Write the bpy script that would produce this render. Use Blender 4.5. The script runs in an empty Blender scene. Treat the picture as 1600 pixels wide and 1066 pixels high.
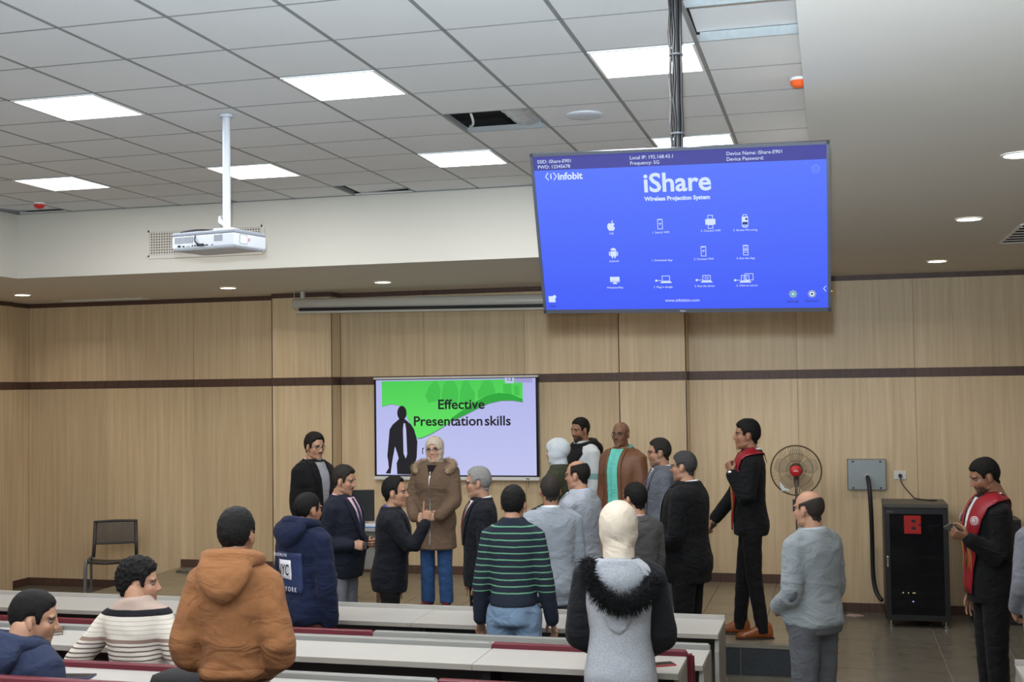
import bpy, bmesh, math, random
import numpy as np
from mathutils import Vector, Matrix, noise
from mathutils.bvhtree import BVHTree
random.seed(7)
scene = bpy.context.scene
COL = scene.collection
rad = math.radians

# ------------------------------------------------------------ camera
CAMZ = 2.45
yaw, pitch, roll = rad(14.712), rad(2.157), rad(-0.771)
fw = Vector((-math.sin(yaw)*math.cos(pitch), math.cos(yaw)*math.cos(pitch), math.sin(pitch)))
rt = Vector((math.cos(yaw), math.sin(yaw), 0)); up = rt.cross(fw)
r2 = math.cos(roll)*rt + math.sin(roll)*up; u2 = -math.sin(roll)*rt + math.cos(roll)*up
cam_data = bpy.data.cameras.new('camera'); cam = bpy.data.objects.new('camera', cam_data); COL.objects.link(cam)
cam_data.sensor_fit = 'HORIZONTAL'; cam_data.sensor_width = 36; cam_data.lens = 1900/1600*36
cam_data.clip_start = 0.05; cam_data.clip_end = 100
M = Matrix.Identity(4)
for i in range(3):
    M[i][0] = r2[i]; M[i][1] = u2[i]; M[i][2] = -fw[i]
M[2][3] = CAMZ
cam.matrix_world = M
scene.camera = cam

# ------------------------------------------------------------ world, exposure
world = bpy.data.worlds.new('world'); scene.world = world; world.use_nodes = True
world.node_tree.nodes['Background'].inputs[0].default_value = (0.6, 0.7, 0.85, 1)
world.node_tree.nodes['Background'].inputs[1].default_value = 0.15
scene.view_settings.view_transform = 'Standard'; scene.view_settings.look = 'None'
scene.view_settings.gamma = 1; scene.view_settings.use_curve_mapping = False
scene.view_settings.exposure = 0.30
PANEL_W = 17.5        # watts of each ceiling light panel
DOWN_W = 5.0          # watts of each recessed downlight
PANEL_COL = (0.97, 0.985, 1.0)
DOWN_COL = (1.0, 0.93, 0.84)
# the photographer's flash, just above the lens and tilted up at the ceiling
fl = bpy.data.lights.new('camera_flash', 'SPOT'); fl.energy = 2500; fl.color = (0.76, 0.89, 1.0); fl.spot_size = rad(116); fl.spot_blend = 1.0; fl.shadow_soft_size = 0.035
flo = bpy.data.objects.new('camera_flash', fl); COL.objects.link(flo); flo.location = (-0.02, -0.04, 2.62)
flo.rotation_euler = Vector((-math.sin(yaw)*math.cos(rad(42)), math.cos(yaw)*math.cos(rad(42)), math.sin(rad(42)))).to_track_quat('-Z', 'Y').to_euler()

# ------------------------------------------------------------ materials
def srgb(r, g, b):
    f = lambda c: (c/255/12.92) if c/255 <= 0.04045 else ((c/255+0.055)/1.055)**2.4
    return (f(r), f(g), f(b))
MATS = {}
def mat(name, rgb, rough=0.6, var=0.06, vscale=8.0, bump=0.0, bscale=60.0, metal=0.0, spec=0.5, stretch=None, emit=None, estr=1.0, sheen=0.0, coat=0.0, fold=0.0):
    if name in MATS: return MATS[name]
    m = bpy.data.materials.new(name); m.use_nodes = True; MATS[name] = m
    nt = m.node_tree; N = nt.nodes; L = nt.links; b = N['Principled BSDF']
    c = (rgb[0], rgb[1], rgb[2], 1)
    b.inputs['Roughness'].default_value = rough; b.inputs['Metallic'].default_value = metal
    b.inputs['Specular IOR Level'].default_value = spec
    if sheen: b.inputs['Sheen Weight'].default_value = sheen
    if coat: b.inputs['Coat Weight'].default_value = coat
    tc = N.new('ShaderNodeTexCoord'); mp = N.new('ShaderNodeMapping'); L.new(tc.outputs['Object'], mp.inputs[0])
    if stretch: mp.inputs['Scale'].default_value = stretch
    nz = N.new('ShaderNodeTexNoise'); nz.inputs['Scale'].default_value = vscale; nz.inputs['Detail'].default_value = 4
    L.new(mp.outputs[0], nz.inputs['Vector'])
    mx = N.new('ShaderNodeMix'); mx.data_type = 'RGBA'
    mx.inputs[6].default_value = tuple(max(0, x*(1-var)) for x in rgb)+(1,)
    mx.inputs[7].default_value = tuple(min(1, x*(1+var)) for x in rgb)+(1,)
    L.new(nz.outputs[0], mx.inputs[0]); L.new(mx.outputs[2], b.inputs['Base Color'])
    if bump:
        n2 = N.new('ShaderNodeTexNoise'); n2.inputs['Scale'].default_value = bscale; n2.inputs['Detail'].default_value = 3
        L.new(mp.outputs[0], n2.inputs['Vector'])
        bp = N.new('ShaderNodeBump'); bp.inputs['Strength'].default_value = bump; bp.inputs['Distance'].default_value = 0.01
        L.new(n2.outputs[0], bp.inputs['Height']); L.new(bp.outputs[0], b.inputs['Normal'])
        if fold:
            mq = N.new('ShaderNodeMapping'); mq.inputs['Scale'].default_value = (1, 1, 1.7); mq.inputs['Rotation'].default_value = (.35, .5, 0); L.new(tc.outputs['Object'], mq.inputs[0])
            n3 = N.new('ShaderNodeTexNoise'); n3.inputs['Scale'].default_value = 5.5; n3.inputs['Detail'].default_value = 2.5; n3.inputs['Distortion'].default_value = 1.6; L.new(mq.outputs[0], n3.inputs['Vector'])
            b3 = N.new('ShaderNodeBump'); b3.inputs['Strength'].default_value = fold; b3.inputs['Distance'].default_value = 0.05
            L.new(n3.outputs[0], b3.inputs['Height']); L.new(b3.outputs[0], bp.inputs['Normal'])
    if emit:
        b.inputs['Emission Color'].default_value = tuple(emit)+(1,); b.inputs['Emission Strength'].default_value = estr
    return m
def emat(name, rgb, strength):
    if name in MATS: return MATS[name]
    m = bpy.data.materials.new(name); m.use_nodes = True; MATS[name] = m
    b = m.node_tree.nodes['Principled BSDF']; b.inputs['Base Color'].default_value = (0.02, 0.02, 0.02, 1)
    b.inputs['Roughness'].default_value = 0.5; b.inputs['Specular IOR Level'].default_value = 0.08
    b.inputs['Emission Color'].default_value = tuple(rgb)+(1,); b.inputs['Emission Strength'].default_value = strength
    return m
def attr_mat(name, rough=0.55, bump=0.15):
    if name in MATS: return MATS[name]
    m = bpy.data.materials.new(name); m.use_nodes = True; MATS[name] = m
    nt = m.node_tree; b = nt.nodes['Principled BSDF']
    a = nt.nodes.new('ShaderNodeAttribute'); a.attribute_name = 'col'
    nt.links.new(a.outputs['Color'], b.inputs['Base Color']); b.inputs['Roughness'].default_value = rough
    b.inputs['Subsurface Weight'].default_value = 0.06; b.inputs['Subsurface Radius'].default_value = (0.02, 0.008, 0.004)
    nz = nt.nodes.new('ShaderNodeTexNoise'); nz.inputs['Scale'].default_value = 180
    bp = nt.nodes.new('ShaderNodeBump'); bp.inputs['Strength'].default_value = bump; bp.inputs['Distance'].default_value = 0.002
    nt.links.new(nz.outputs[0], bp.inputs['Height']); nt.links.new(bp.outputs[0], b.inputs['Normal'])
    return m
def wood_mat(name, c0, c1, rough=0.45, rnd=0.10, sc=22.0):
    if name in MATS: return MATS[name]
    m = bpy.data.materials.new(name); m.use_nodes = True; MATS[name] = m
    nt = m.node_tree; N = nt.nodes; L = nt.links; b = N['Principled BSDF']; b.inputs['Roughness'].default_value = rough
    g = N.new('ShaderNodeNewGeometry'); mp = N.new('ShaderNodeMapping'); mp.inputs['Scale'].default_value = (1, 1, 0.035)
    L.new(g.outputs['Position'], mp.inputs[0])
    oi = N.new('ShaderNodeObjectInfo')
    nz = N.new('ShaderNodeTexNoise'); nz.noise_dimensions = '4D'; nz.inputs['Scale'].default_value = sc; nz.inputs['Detail'].default_value = 6; nz.inputs['Roughness'].default_value = 0.65
    L.new(mp.outputs[0], nz.inputs['Vector'])
    ml = N.new('ShaderNodeMath'); ml.operation = 'MULTIPLY'; ml.inputs[1].default_value = 40; L.new(oi.outputs['Random'], ml.inputs[0]); L.new(ml.outputs[0], nz.inputs['W'])
    cr = N.new('ShaderNodeValToRGB'); cr.color_ramp.elements[0].position = 0.3; cr.color_ramp.elements[1].position = 0.72
    cr.color_ramp.elements[0].color = tuple(c0)+(1,); cr.color_ramp.elements[1].color = tuple(c1)+(1,)
    L.new(nz.outputs[0], cr.inputs[0])
    hs = N.new('ShaderNodeHueSaturation'); mr = N.new('ShaderNodeMapRange'); mr.inputs['To Min'].default_value = 1-rnd; mr.inputs['To Max'].default_value = 1+rnd
    L.new(oi.outputs['Random'], mr.inputs['Value']); L.new(mr.outputs[0], hs.inputs['Value']); L.new(cr.outputs[0], hs.inputs['Color'])
    L.new(hs.outputs[0], b.inputs['Base Color'])
    bp = N.new('ShaderNodeBump'); bp.inputs['Strength'].default_value = 0.08; bp.inputs['Distance'].default_value = 0.003
    L.new(nz.outputs[0], bp.inputs['Height']); L.new(bp.outputs[0], b.inputs['Normal'])
    return m

# ------------------------------------------------------------ mesh helpers
class Geo:
    def __init__(self): self.v = []; self.f = []
    def add(self, V, F):
        o = len(self.v); self.v += [tuple(p) for p in V]; self.f += [tuple(i+o for i in q) for q in F]; return self
    def box(self, x0, x1, y0, y1, z0, z1, mx=None):
        V = [(x0,y0,z0),(x1,y0,z0),(x1,y1,z0),(x0,y1,z0),(x0,y0,z1),(x1,y0,z1),(x1,y1,z1),(x0,y1,z1)]
        if mx is not None: V = [tuple(mx @ Vector(p)) for p in V]
        return self.add(V, [(3,2,1,0),(4,5,6,7),(0,1,5,4),(1,2,6,5),(2,3,7,6),(3,0,4,7)])
    def loft(self, rings, cap=True):
        n = len(rings[0]); V = [p for r in rings for p in r]; F = []
        for a in range(len(rings)-1):
            for k in range(n):
                k2 = (k+1) % n
                F.append((a*n+k, a*n+k2, (a+1)*n+k2, (a+1)*n+k))
        if cap:
            F.append(tuple(reversed(range(n)))); F.append(tuple((len(rings)-1)*n+k for k in range(n)))
        return self.add(V, F)
    def tube(self, pts, radii, n=12, rnd=True, flat=1.0, side=None):
        P = [Vector(p) for p in pts]
        if not isinstance(radii, (list, tuple)): radii = [radii]*len(P)
        T = []
        for i in range(len(P)):
            a = P[max(0, i-1)]; b = P[min(len(P)-1, i+1)]; T.append((b-a).normalized())
        ref = Vector(side) if side else (Vector((1,0,0)) if abs(T[0].x) < 0.8 else Vector((0,1,0)))
        items = []
        if rnd:
            for a in (80, 55, 28): items.append((P[0]-T[0]*radii[0]*math.sin(rad(a))*0.9, T[0], radii[0]*math.cos(rad(a))))
        for p, t, r in zip(P, T, radii): items.append((p, t, r))
        if rnd:
            for a in (28, 55, 80): items.append((P[-1]+T[-1]*radii[-1]*math.sin(rad(a))*0.9, T[-1], radii[-1]*math.cos(rad(a))))
        rings = []
        for p, t, r in items:
            x = ref - t*ref.dot(t); x.normalize(); y = t.cross(x); ref = x
            rings.append([tuple(p + x*r*math.cos(2*math.pi*k/n) + y*r*flat*math.sin(2*math.pi*k/n)) for k in range(n)])
        return self.loft(rings)
    def ell(self, c, r, nu=14, nv=9, mx=None):
        rings = []
        for j in range(1, nv):
            ph = math.pi*j/nv - math.pi/2
            ring = [(r[0]*math.cos(ph)*math.cos(2*math.pi*k/nu), r[1]*math.cos(ph)*math.sin(2*math.pi*k/nu), r[2]*math.sin(ph)) for k in range(nu)]
            if mx is not None: ring = [tuple(mx @ Vector(p)) for p in ring]
            rings.append([(p[0]+c[0], p[1]+c[1], p[2]+c[2]) for p in ring])
        return self.loft(rings)
    def cyl(self, c, r, h, n=24, axis='z', r2=None):
        r2 = r if r2 is None else r2
        def P(a, rr, t):
            x, y = rr*math.cos(a), rr*math.sin(a)
            q = {'z': (x, y, t), 'y': (x, -t, y), 'x': (t, x, y)}[axis]
            return (c[0]+q[0], c[1]+q[1], c[2]+q[2])
        return self.loft([[P(2*math.pi*k/n, r, -h/2) for k in range(n)], [P(2*math.pi*k/n, r2, h/2) for k in range(n)]])
    def prism(self, outline, y0, y1, axis='y'):
        # outline of (a, b) points: extruded along y (x, z plane) or z (x, y plane)
        n = len(outline)
        if axis == 'y': V = [(a, y0, b) for a, b in outline]+[(a, y1, b) for a, b in outline]
        else: V = [(a, b, y0) for a, b in outline]+[(a, b, y1) for a, b in outline]
        F = [(k, (k+1) % n, n+(k+1) % n, n+k) for k in range(n)]+[tuple(reversed(range(n))), tuple(range(n, 2*n))]
        return self.add(V, F)
    def mesh(self, name, smooth=False):
        me = bpy.data.meshes.new(name); me.from_pydata(self.v, [], self.f); me.update()
        bm = bmesh.new(); bm.from_mesh(me); bmesh.ops.recalc_face_normals(bm, faces=bm.faces); bm.to_mesh(me); bm.free()
        if smooth: me.shade_smooth()
        return me
def put(name, data, material=None, parent=None, loc=None, rot=None):
    if isinstance(data, Geo): data = data.mesh(name)
    if material is not None and data is not None and hasattr(data, 'materials') and not data.materials: data.materials.append(material)
    o = bpy.data.objects.new(name, data); COL.objects.link(o)
    if parent is not None: o.parent = parent
    if loc is not None: o.location = loc
    if rot is not None: o.rotation_euler = rot
    return o
def bevelled(o, w=0.004, seg=2):
    md = o.modifiers.new('bevel', 'BEVEL'); md.width = w; md.segments = seg; md.limit_method = 'ANGLE'; md.angle_limit = rad(40)
    return o
def tag(o, label, cat, group=None):
    o['label'] = label; o['category'] = cat
    if group: o['group'] = group
    return o
def thing(name, label, cat, loc=(0,0,0), rotz=0.0, group=None):
    o = bpy.data.objects.new(name, None); o.empty_display_size = 0.1; COL.objects.link(o)
    o.location = loc; o.rotation_euler = (0, 0, rotz)
    return tag(o, label, cat, group)
def struct(name, geo, m, label=None):
    o = put(name, geo, m); o['kind'] = 'structure'
    if label: o['label'] = label
    return o
def bez(p0, p1, p2, p3, n=16):
    out = []
    for i in range(n+1):
        t = i/n; s = 1-t
        out.append(tuple(s*s*s*a+3*s*s*t*b+3*s*t*t*c+t*t*t*d for a, b, c, d in zip(p0, p1, p2, p3)))
    return out
def text_part(name, body, size, m, parent, loc, rot=(math.pi/2, 0, 0), align='CENTER', ext=0.0004, off=0.0, sx=1.0):
    cu = bpy.data.curves.new(name, 'FONT'); cu.body = body; cu.size = size; cu.align_x = align; cu.align_y = 'CENTER'
    cu.extrude = ext; cu.offset = off; cu.resolution_u = 3
    t = bpy.data.objects.new(name, cu); TMP.collection.objects.link(t)
    me = bpy.data.meshes.new_from_object(t.evaluated_get(tmp_dg())); bpy.data.objects.remove(t); bpy.data.curves.remove(cu)
    me.name = name; me.materials.clear(); me.materials.append(m)
    o = put(name, me, None, parent, loc, rot); o.scale = (sx, 1, 1)
    return o
TMP = bpy.data.scenes.new('workbench')
def tmp_dg():
    with bpy.context.temp_override(scene=TMP, view_layer=TMP.view_layers[0]):
        dg = bpy.context.evaluated_depsgraph_get(); dg.update(); return dg

# ============================================================ ROOM
CZ, SZ, YW = 4.244, 3.6, 13.58          # tile ceiling, soffit, back wall
GX, GY, T = -3.649, 5.169, 0.6          # ceiling grid origin and module
XL, XR, YB = -10.01, 4.5, -7.0          # side walls, rear wall
BX, BY, BXR = -7.867, 10.5, -0.08       # inner edges of the lowered soffit
PX0, PX1, PY0, PZ = -7.83, -0.1, 10.39, 0.28   # stage platform

m_white = mat('white_paint', srgb(204, 200, 190), 0.7, 0.02, 2.0)
m_soffit = mat('soffit_paint', srgb(218, 212, 202), 0.75, 0.02, 2.0)
m_tile = mat('ceiling_tile', srgb(222, 223, 224), 0.85, 0.02, 3.0, 0.15, 220)
m_bar = mat('grid_bar_shade_grey', srgb(138, 139, 139), 0.5, 0.02)  # darker than the tiles: gap shading put into the bar colour
m_zinc = mat('zinc_steel', srgb(190, 198, 200), 0.3, 0.15, 30, metal=0.9)
m_void = mat('ceiling_void_shade', srgb(34, 34, 36), 0.9, 0.1)  # near-black stands in for the shade above the ceiling and behind vent blades
m_wood = wood_mat('oak_laminate', srgb(198, 172, 134), srgb(224, 202, 166))
m_wood_d = wood_mat('dark_walnut_laminate', srgb(74, 52, 43), srgb(98, 73, 63), 0.5, 0.08, 40)
m_wallr = mat('side_wall_paint', srgb(205, 195, 178), 0.8, 0.03, 2)
m_floor = mat('floor_grout', srgb(142, 136, 124), 0.7, 0.1, 20)
m_ftile = mat('grey_floor_tile', srgb(112, 107, 97), 0.22, 0.25, 5, 0.03, 30, spec=0.5)
m_ptile = mat('beige_stage_tile', srgb(138, 128, 108), 0.25, 0.14, 6, 0.02, 30)
m_gran = mat('dark_granite', srgb(50, 55, 60), 0.3, 0.95, 70)
m_nose = mat('grey_nosing_stone', srgb(122, 119, 108), 0.4, 0.1, 20)
m_tier = mat('tier_concrete', srgb(92, 88, 82), 0.7, 0.1, 10)

# floor: slab with tiles where they can be told apart
floor = struct('floor', Geo().box(XL-.1, XR+.1, YB-.1, YW+.2, -0.2, -0.006), m_floor)
tile_me = Geo().box(-.2955, .2955, -.2955, .2955, -.012, 0).mesh('floor_tile'); tile_me.materials.append(m_ftile)
def tiles(parent, me, name, x0, x1, y0, y1, z, ox, oy, s=0.6):
    i = math.floor((x0-ox)/s)
    while ox+i*s < x1-.02:
        j = math.floor((y0-oy)/s)
        while oy+j*s < y1-.02:
            a, b = max(x0, ox+i*s), min(x1, ox+(i+1)*s); c, d = max(y0, oy+j*s), min(y1, oy+(j+1)*s)
            if b-a > .02 and d-c > .02:
                o = put(name, me, None, parent, ((a+b)/2, (c+d)/2, z)); o.scale = ((b-a)/s, (d-c)/s, 1)
            j += 1
        i += 1
tiles(floor, tile_me, 'floor_tile', PX1+.004, XR, 8.0, YW-.02, 0, 0.30, 0.10)
tiles(floor, tile_me, 'floor_tile', XL, PX0, 11.0, YW-.02, 0, 0.30, 0.10)
tiles(floor, tile_me, 'floor_tile', PX0, PX1+.004, 9.2, PY0-.03, 0, 0.30, 0.10)
# stage platform
stage = struct('floor_stage_platform', Geo().box(PX0, PX1, PY0, YW, -.004, PZ-.014), m_nose, 'low tiled stage platform along the back wall')
stile = Geo().box(-.2975, .2975, -.2975, .2975, -.012, 0).mesh('stage_tile'); stile.materials.append(m_ptile)
tiles(stage, stile, 'stage_tile', PX0, PX1, PY0+.07, YW-.02, PZ, PX0+.0, PY0+.07)
put('nosing', Geo().box(PX0, PX1, PY0-.02, PY0+.068, PZ-.03, PZ+.001), m_nose, stage)
rt_me = Geo().box(-.296, .296, -.006, .006, 0, .222).mesh('riser_tile'); rt_me.materials.append(m_gran)
k = 0
while PX0+.3+k*.6 < PX1:
    put('riser_tile', rt_me, None, stage, (-0.79+.3-.6*12+k*.6, PY0-.006, 0.024)); k += 1
# raised tiers for the rear rows
struct('floor_tier_low', Geo().box(XL, XR, 4.38, 6.44, -.004, .22), m_tier)
struct('floor_tier_mid', Geo().box(XL, XR, 2.3, 4.38, -.004, .44), m_tier)
struct('floor_tier_high', Geo().box(XL, XR, YB, 2.3, -.004, .80), m_tier)

# back wall core and its panels
wall = struct('wall_back', Geo().box(XL-.1, XR+.1, YW+.012, YW+.2, -.2, 4.4), m_wood_d)
def panel(x0, x1, y, z0, z1, m, name, th=.012, parent=None):
    put(name, Geo().box(x0+.0018, x1-.0018, y, y+th, z0, z1), m, parent or wall)
sections = [(XL, -8.87, YW), (-8.87, -7.65, YW), (-7.65, -6.47, YW), (-5.69, -4.64, YW), (-4.64, -3.42, YW), (-3.42, -2.27, YW),
            (-1.535, -.365, YW), (-.365, .853, YW), (.853, 2.07, YW), (2.07, 3.29, YW), (3.29, XR, YW)]
cols = [(-6.475, -5.695), (-2.285, -1.535)]
CD = 0.25
for a, b in cols:
    struct('wall_pilaster', Geo().box(a+.012, b-.012, YW-CD+.012, YW+.012, 0, SZ), m_wood_d)
ST0, ST1, TR0 = 2.497, 2.594, 3.545
for a, b, y in sections+[(a, b, YW-CD) for a, b in cols]:
    base = PZ if (a > -7.7 and b < -.3) else 0.0
    panel(a, b, y, base+.09, ST0, m_wood, 'lower_panel'); panel(a, b, y, ST1, TR0, m_wood, 'upper_panel')
    panel(a, b, y-.004, ST0, ST1, m_wood_d, 'stripe_board', .016); panel(a, b, y-.008, TR0, SZ, m_wood_d, 'crown_board', .02)
for a, b in cols:
    for x, s in ((a, 1), (b, -1)):
        for z0, z1, m, n in ((PZ+.09, ST0, m_wood, 'return_panel'), (ST0, ST1, m_wood_d, 'return_stripe'), (ST1, TR0, m_wood, 'return_panel'), (TR0, SZ, m_wood_d, 'return_crown')):
            put(n, Geo().box(min(x, x+s*.012), max(x, x+s*.012), YW-CD, YW, z0, z1), m, wall)
def baseboard(name, pts, z):
    g = Geo()
    for (xa, ya), (xb, yb) in pts:
        g.box(min(xa, xb), max(xa, xb), min(ya, yb), max(ya, yb), z, z+.095)
    struct(name, g, m_wood_d)
baseboard('baseboard_left', [((XL, YW-.015), (PX0, YW)), ((XL, 6.96), (XL+.015, YW))], 0)
baseboard('baseboard_right', [((PX1, YW-.015), (XR, YW))], 0)
baseboard('baseboard_stage', [((PX0, YW-.015), (-6.475, YW)), ((-6.49, YW-CD-.015), (-5.68, YW-CD)), ((-5.695, YW-.015), (-2.285, YW)), ((-2.3, YW-CD-.015), (-1.52, YW-CD)), ((-1.535, YW-.015), (PX1, YW)),
                              ((-5.695, YW-CD), (-5.68, YW)), ((-1.535, YW-CD), (-1.52, YW))], PZ+.0005)
# left wall: oak panels with the stripe and a shallow pilaster
wl = struct('wall_left', Geo().box(XL-.15, XL-.012, YB, YW+.012, -.2, 4.4), m_wood_d)
def lpan(y0, y1, x, z0, z1, m, n): put(n, Geo().box(x-.012, x, y0+.002, y1-.002, z0, z1), m, wl)
yy = YW
for y0 in (13.18, 12.0, 10.8, 9.6, 8.4, 7.2, 6.0, 4.8, 3.6):
    for z0, z1, m, n in ((.09, ST0, m_wood, 'lower_panel'), (ST0, ST1, m_wood_d, 'stripe_board'), (ST1, TR0, m_wood, 'upper_panel'), (TR0, SZ, m_wood_d, 'crown_board')):
        lpan(y0, yy, XL, z0, z1, m, n)
    yy = y0
struct('wall_left_rear', Geo().box(XL-.012, XL, YB, 3.6, 0, SZ), m_wallr)
pil = struct('wall_left_pilaster', Geo().box(XL, XL+.05, 12.86, 13.2, 0, SZ), m_wood)
put('stripe_board', Geo().box(XL+.05, XL+.056, 12.86, 13.2, ST0, ST1), m_wood_d, pil)
put('crown_board', Geo().box(XL+.05, XL+.056, 12.86, 13.2, TR0, SZ), m_wood_d, pil)
struct('wall_right', Geo().box(XR, XR+.15, YB, YW+.012, -.2, 4.4), m_wallr)
struct('wall_rear', Geo().box(XL-.1, XR+.1, YB-.15, YB, -.2, 4.4), m_wallr)

# lowered soffits round the tile ceiling
sof = Geo().box(XL, XR, BY+.05, YW, SZ, SZ+.05)
struct('ceiling_soffit_front', sof, m_soffit)
struct('ceiling_soffit_left', Geo().box(XL, BX-.05, YB, BY+.05, SZ, SZ+.05), m_soffit)
struct('ceiling_soffit_right', Geo().box(BXR+.05, XR, YB, BY+.05, SZ, SZ+.05), m_soffit)
struct('wall_bulkhead_front', Geo().box(BX, BXR, BY, BY+.05, SZ, CZ+.02), m_white)
struct('wall_bulkhead_left', Geo().box(BX-.05, BX, YB, BY+.05, SZ, CZ+.02), m_white)
struct('wall_bulkhead_right', Geo().box(BXR, BXR+.05, YB, BY+.05, SZ, CZ+.02), m_soffit)

# tile ceiling
ceiling = struct('ceiling', Geo().box(XL, XR, YB, YW, CZ+.55, CZ+.6), m_void, 'suspended tile ceiling with light panels')
LIGHTS = [(i, j) for i in (-5, -2, 1, 4) for j in (6, 2, -2, -6, -10, -14)]
OPEN = {(2, 4)}
ct_me = Geo().box(-.2945, .2945, -.2945, .2945, 0, .016).mesh('ceiling_tile'); ct_me.materials.append(m_tile)
JMIN = -3
for i in range(-8, 6):
    for j in range(JMIN, 9):
        if (i, j) in LIGHTS or (i, j) in OPEN: continue
        x0, x1 = max(GX+i*T, BX), min(GX+(i+1)*T, BXR); y0, y1 = GY+j*T, min(GY+(j+1)*T, BY)
        if x1-x0 < .06 or y1-y0 < .06: continue
        o = put('ceiling_tile', ct_me, None, ceiling, ((x0+x1)/2, (y0+y1)/2, CZ+.004))
        o.scale = ((x1-x0)/.6, (y1-y0)/.6, 1)
        if (i, j) == (5, 1): o.location.z += .06; o.rotation_euler = (rad(-2), 0, 0)
        if (i, j) == (5, 0): o.location.z += .05; o.rotation_euler = (rad(-1.5), 0, 0)
        if (i, j) == (-1, 8): o.location += Vector((.07, .03, .03)); o.rotation_euler = (0, rad(-3), rad(2))
        if (i, j) == (-7, 8): o.location += Vector((0, .05, .02)); o.rotation_euler = (rad(3), 0, 0)
def bar(x0, x1, y0, y1):
    along_x = (x1-x0) > (y1-y0); g = Geo().box(x0, x1, y0, y1, CZ+.0028, CZ+.0038)
    if along_x: g.box(x0, x1, (y0+y1)/2-.002, (y0+y1)/2+.002, CZ+.002, CZ+.04)
    else: g.box((x0+x1)/2-.002, (x0+x1)/2+.002, y0, y1, CZ+.002, CZ+.04)
    put('grid_bar', g, m_bar, ceiling)
for i in range(-7, 6): bar(GX+i*T-.012, GX+i*T+.012, GY+JMIN*T, BY)
for j in range(JMIN, 9):
    bar(BX, BXR, GY+j*T-.008, GY+j*T+.008)
put('edge_angle', Geo().box(BX, BXR, BY-.02, BY, CZ-.002, CZ+.001), m_bar, ceiling)
put('edge_angle', Geo().box(BX, BX+.02, YB, BY, CZ-.002, CZ+.001), m_bar, ceiling)
for j in (1, 2):
    put('bare_steel_rail', Geo().box(GX+5*T+.02, BXR, GY+j*T-.012, GY+j*T-.009, CZ+.001, CZ+.05), m_zinc, ceiling)
rear = Geo()
for a, b, c, d in ((BX, BXR, YB, GY+JMIN*T),): rear.box(a, b, c, d, CZ, CZ+.02)
put('rear_tile_field', rear, m_tile, ceiling)
# opening: insulated duct and cables seen through the missing tile
DC = (GX+2.74*T, GY+4.62*T, CZ+.125)
m_foil = mat('crumpled_foil', srgb(205, 210, 216), 0.35, 0.25, 30, 0.8, 40, metal=0.6)
g = Geo()
rings = []
for k in range(10):
    y = -.34+.075*k; rr = .16+.012*(k % 2)
    rings.append([(rr*math.cos(2*math.pi*a/16)*.8, y, rr*math.sin(2*math.pi*a/16)*.62) for a in range(16)])
g.loft(rings); duct = put('foil_duct', g, m_foil, ceiling, DC)
for k in range(4): put('duct_band', Geo().cyl((0, -.26+.17*k, 0), .128, .014, 16, 'y'), m_zinc, duct).scale = (1.02, 1, .82)
cb = Geo().tube(bez((GX+2.12*T, GY+4.2*T, CZ+.5), (GX+2.1*T, GY+4.4*T, CZ+.1), (GX+2.25*T, GY+4.7*T, CZ+.02), (GX+2.05*T, GY+4.95*T, CZ+.04)), .009, 6)
put('loose_cable', cb, mat('white_cable', srgb(215, 215, 212), .5), ceiling)

m_diff = emat('light_diffuser', (1.0, 1.0, 1.0), 6.0)
m_frame = mat('white_frame', srgb(235, 235, 232), 0.4, 0.01)
LN = {(-2, 2): 'square ceiling light panel at upper left, above the bare wall', (1, 2): 'square ceiling light panel between the white projector pole and the open ceiling cell',
      (4, 2): 'square ceiling light panel crossed by the black screen pole', (-5, 6): 'far left ceiling light panel beside the red smoke detector',
      (-2, 6): 'ceiling light panel partly behind the white projector pole', (1, 6): 'far ceiling light panel with a slipped frame left of the blue screen',
      (4, 6): 'far ceiling light panel just above the blue screen'}
for (i, j) in LIGHTS:
    cx, cy = GX+(i+.5)*T, GY+(j+.5)*T
    o = thing('ceiling_light_panel', LN.get((i, j), 'square ceiling light panel behind the camera' if j < 2 else 'square ceiling light panel at the left edge'), 'ceiling light', (cx, cy, CZ), 0, 'square ceiling light panels')
    fr = Geo()
    for s in (-1, 1):
        fr.box(-.288, .288, s*.281-.007, s*.281+.007, -.004, .03); fr.box(s*.281-.007, s*.281+.007, -.274, .274, -.004, .03)
    put('frame', fr, m_frame, o)
    d = put('diffuser', Geo().box(-.274, .274, -.274, .274, .0, .012), m_diff, o)
    if (i, j) == (1, 6): o.rotation_euler = (0, 0, rad(1.0)); o.location.z -= .004
    ld = bpy.data.lights.new('panel_lamp', 'AREA'); ld.shape = 'SQUARE'; ld.size = .54; ld.energy = PANEL_W; ld.color = PANEL_COL
    lo = bpy.data.objects.new('panel_lamp', ld); COL.objects.link(lo); lo.parent = o; lo.location = (0, 0, -.008)
m_down = emat('downlight_lens', (1.0, 0.97, 0.92), 8.0)
DL = [(-9.128, 12.26, 'recessed downlight in the soffit at the far left corner'), (-6.515, 12.33, 'recessed downlight in the soffit below the projector'), (-4.675, 12.33, 'recessed downlight in the soffit above the long screen casing'),
      (-2.7, 12.3, 'recessed downlight hidden behind the blue screen, left one'), (-.85, 12.3, 'recessed downlight hidden behind the blue screen, right one'),
      (1.0, 12.28, 'farthest downlight in the right hand soffit'), (.967, 9.15, 'middle downlight in the right hand soffit'), (.956, 6.62, 'nearest downlight at the right edge of the soffit')]
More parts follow.
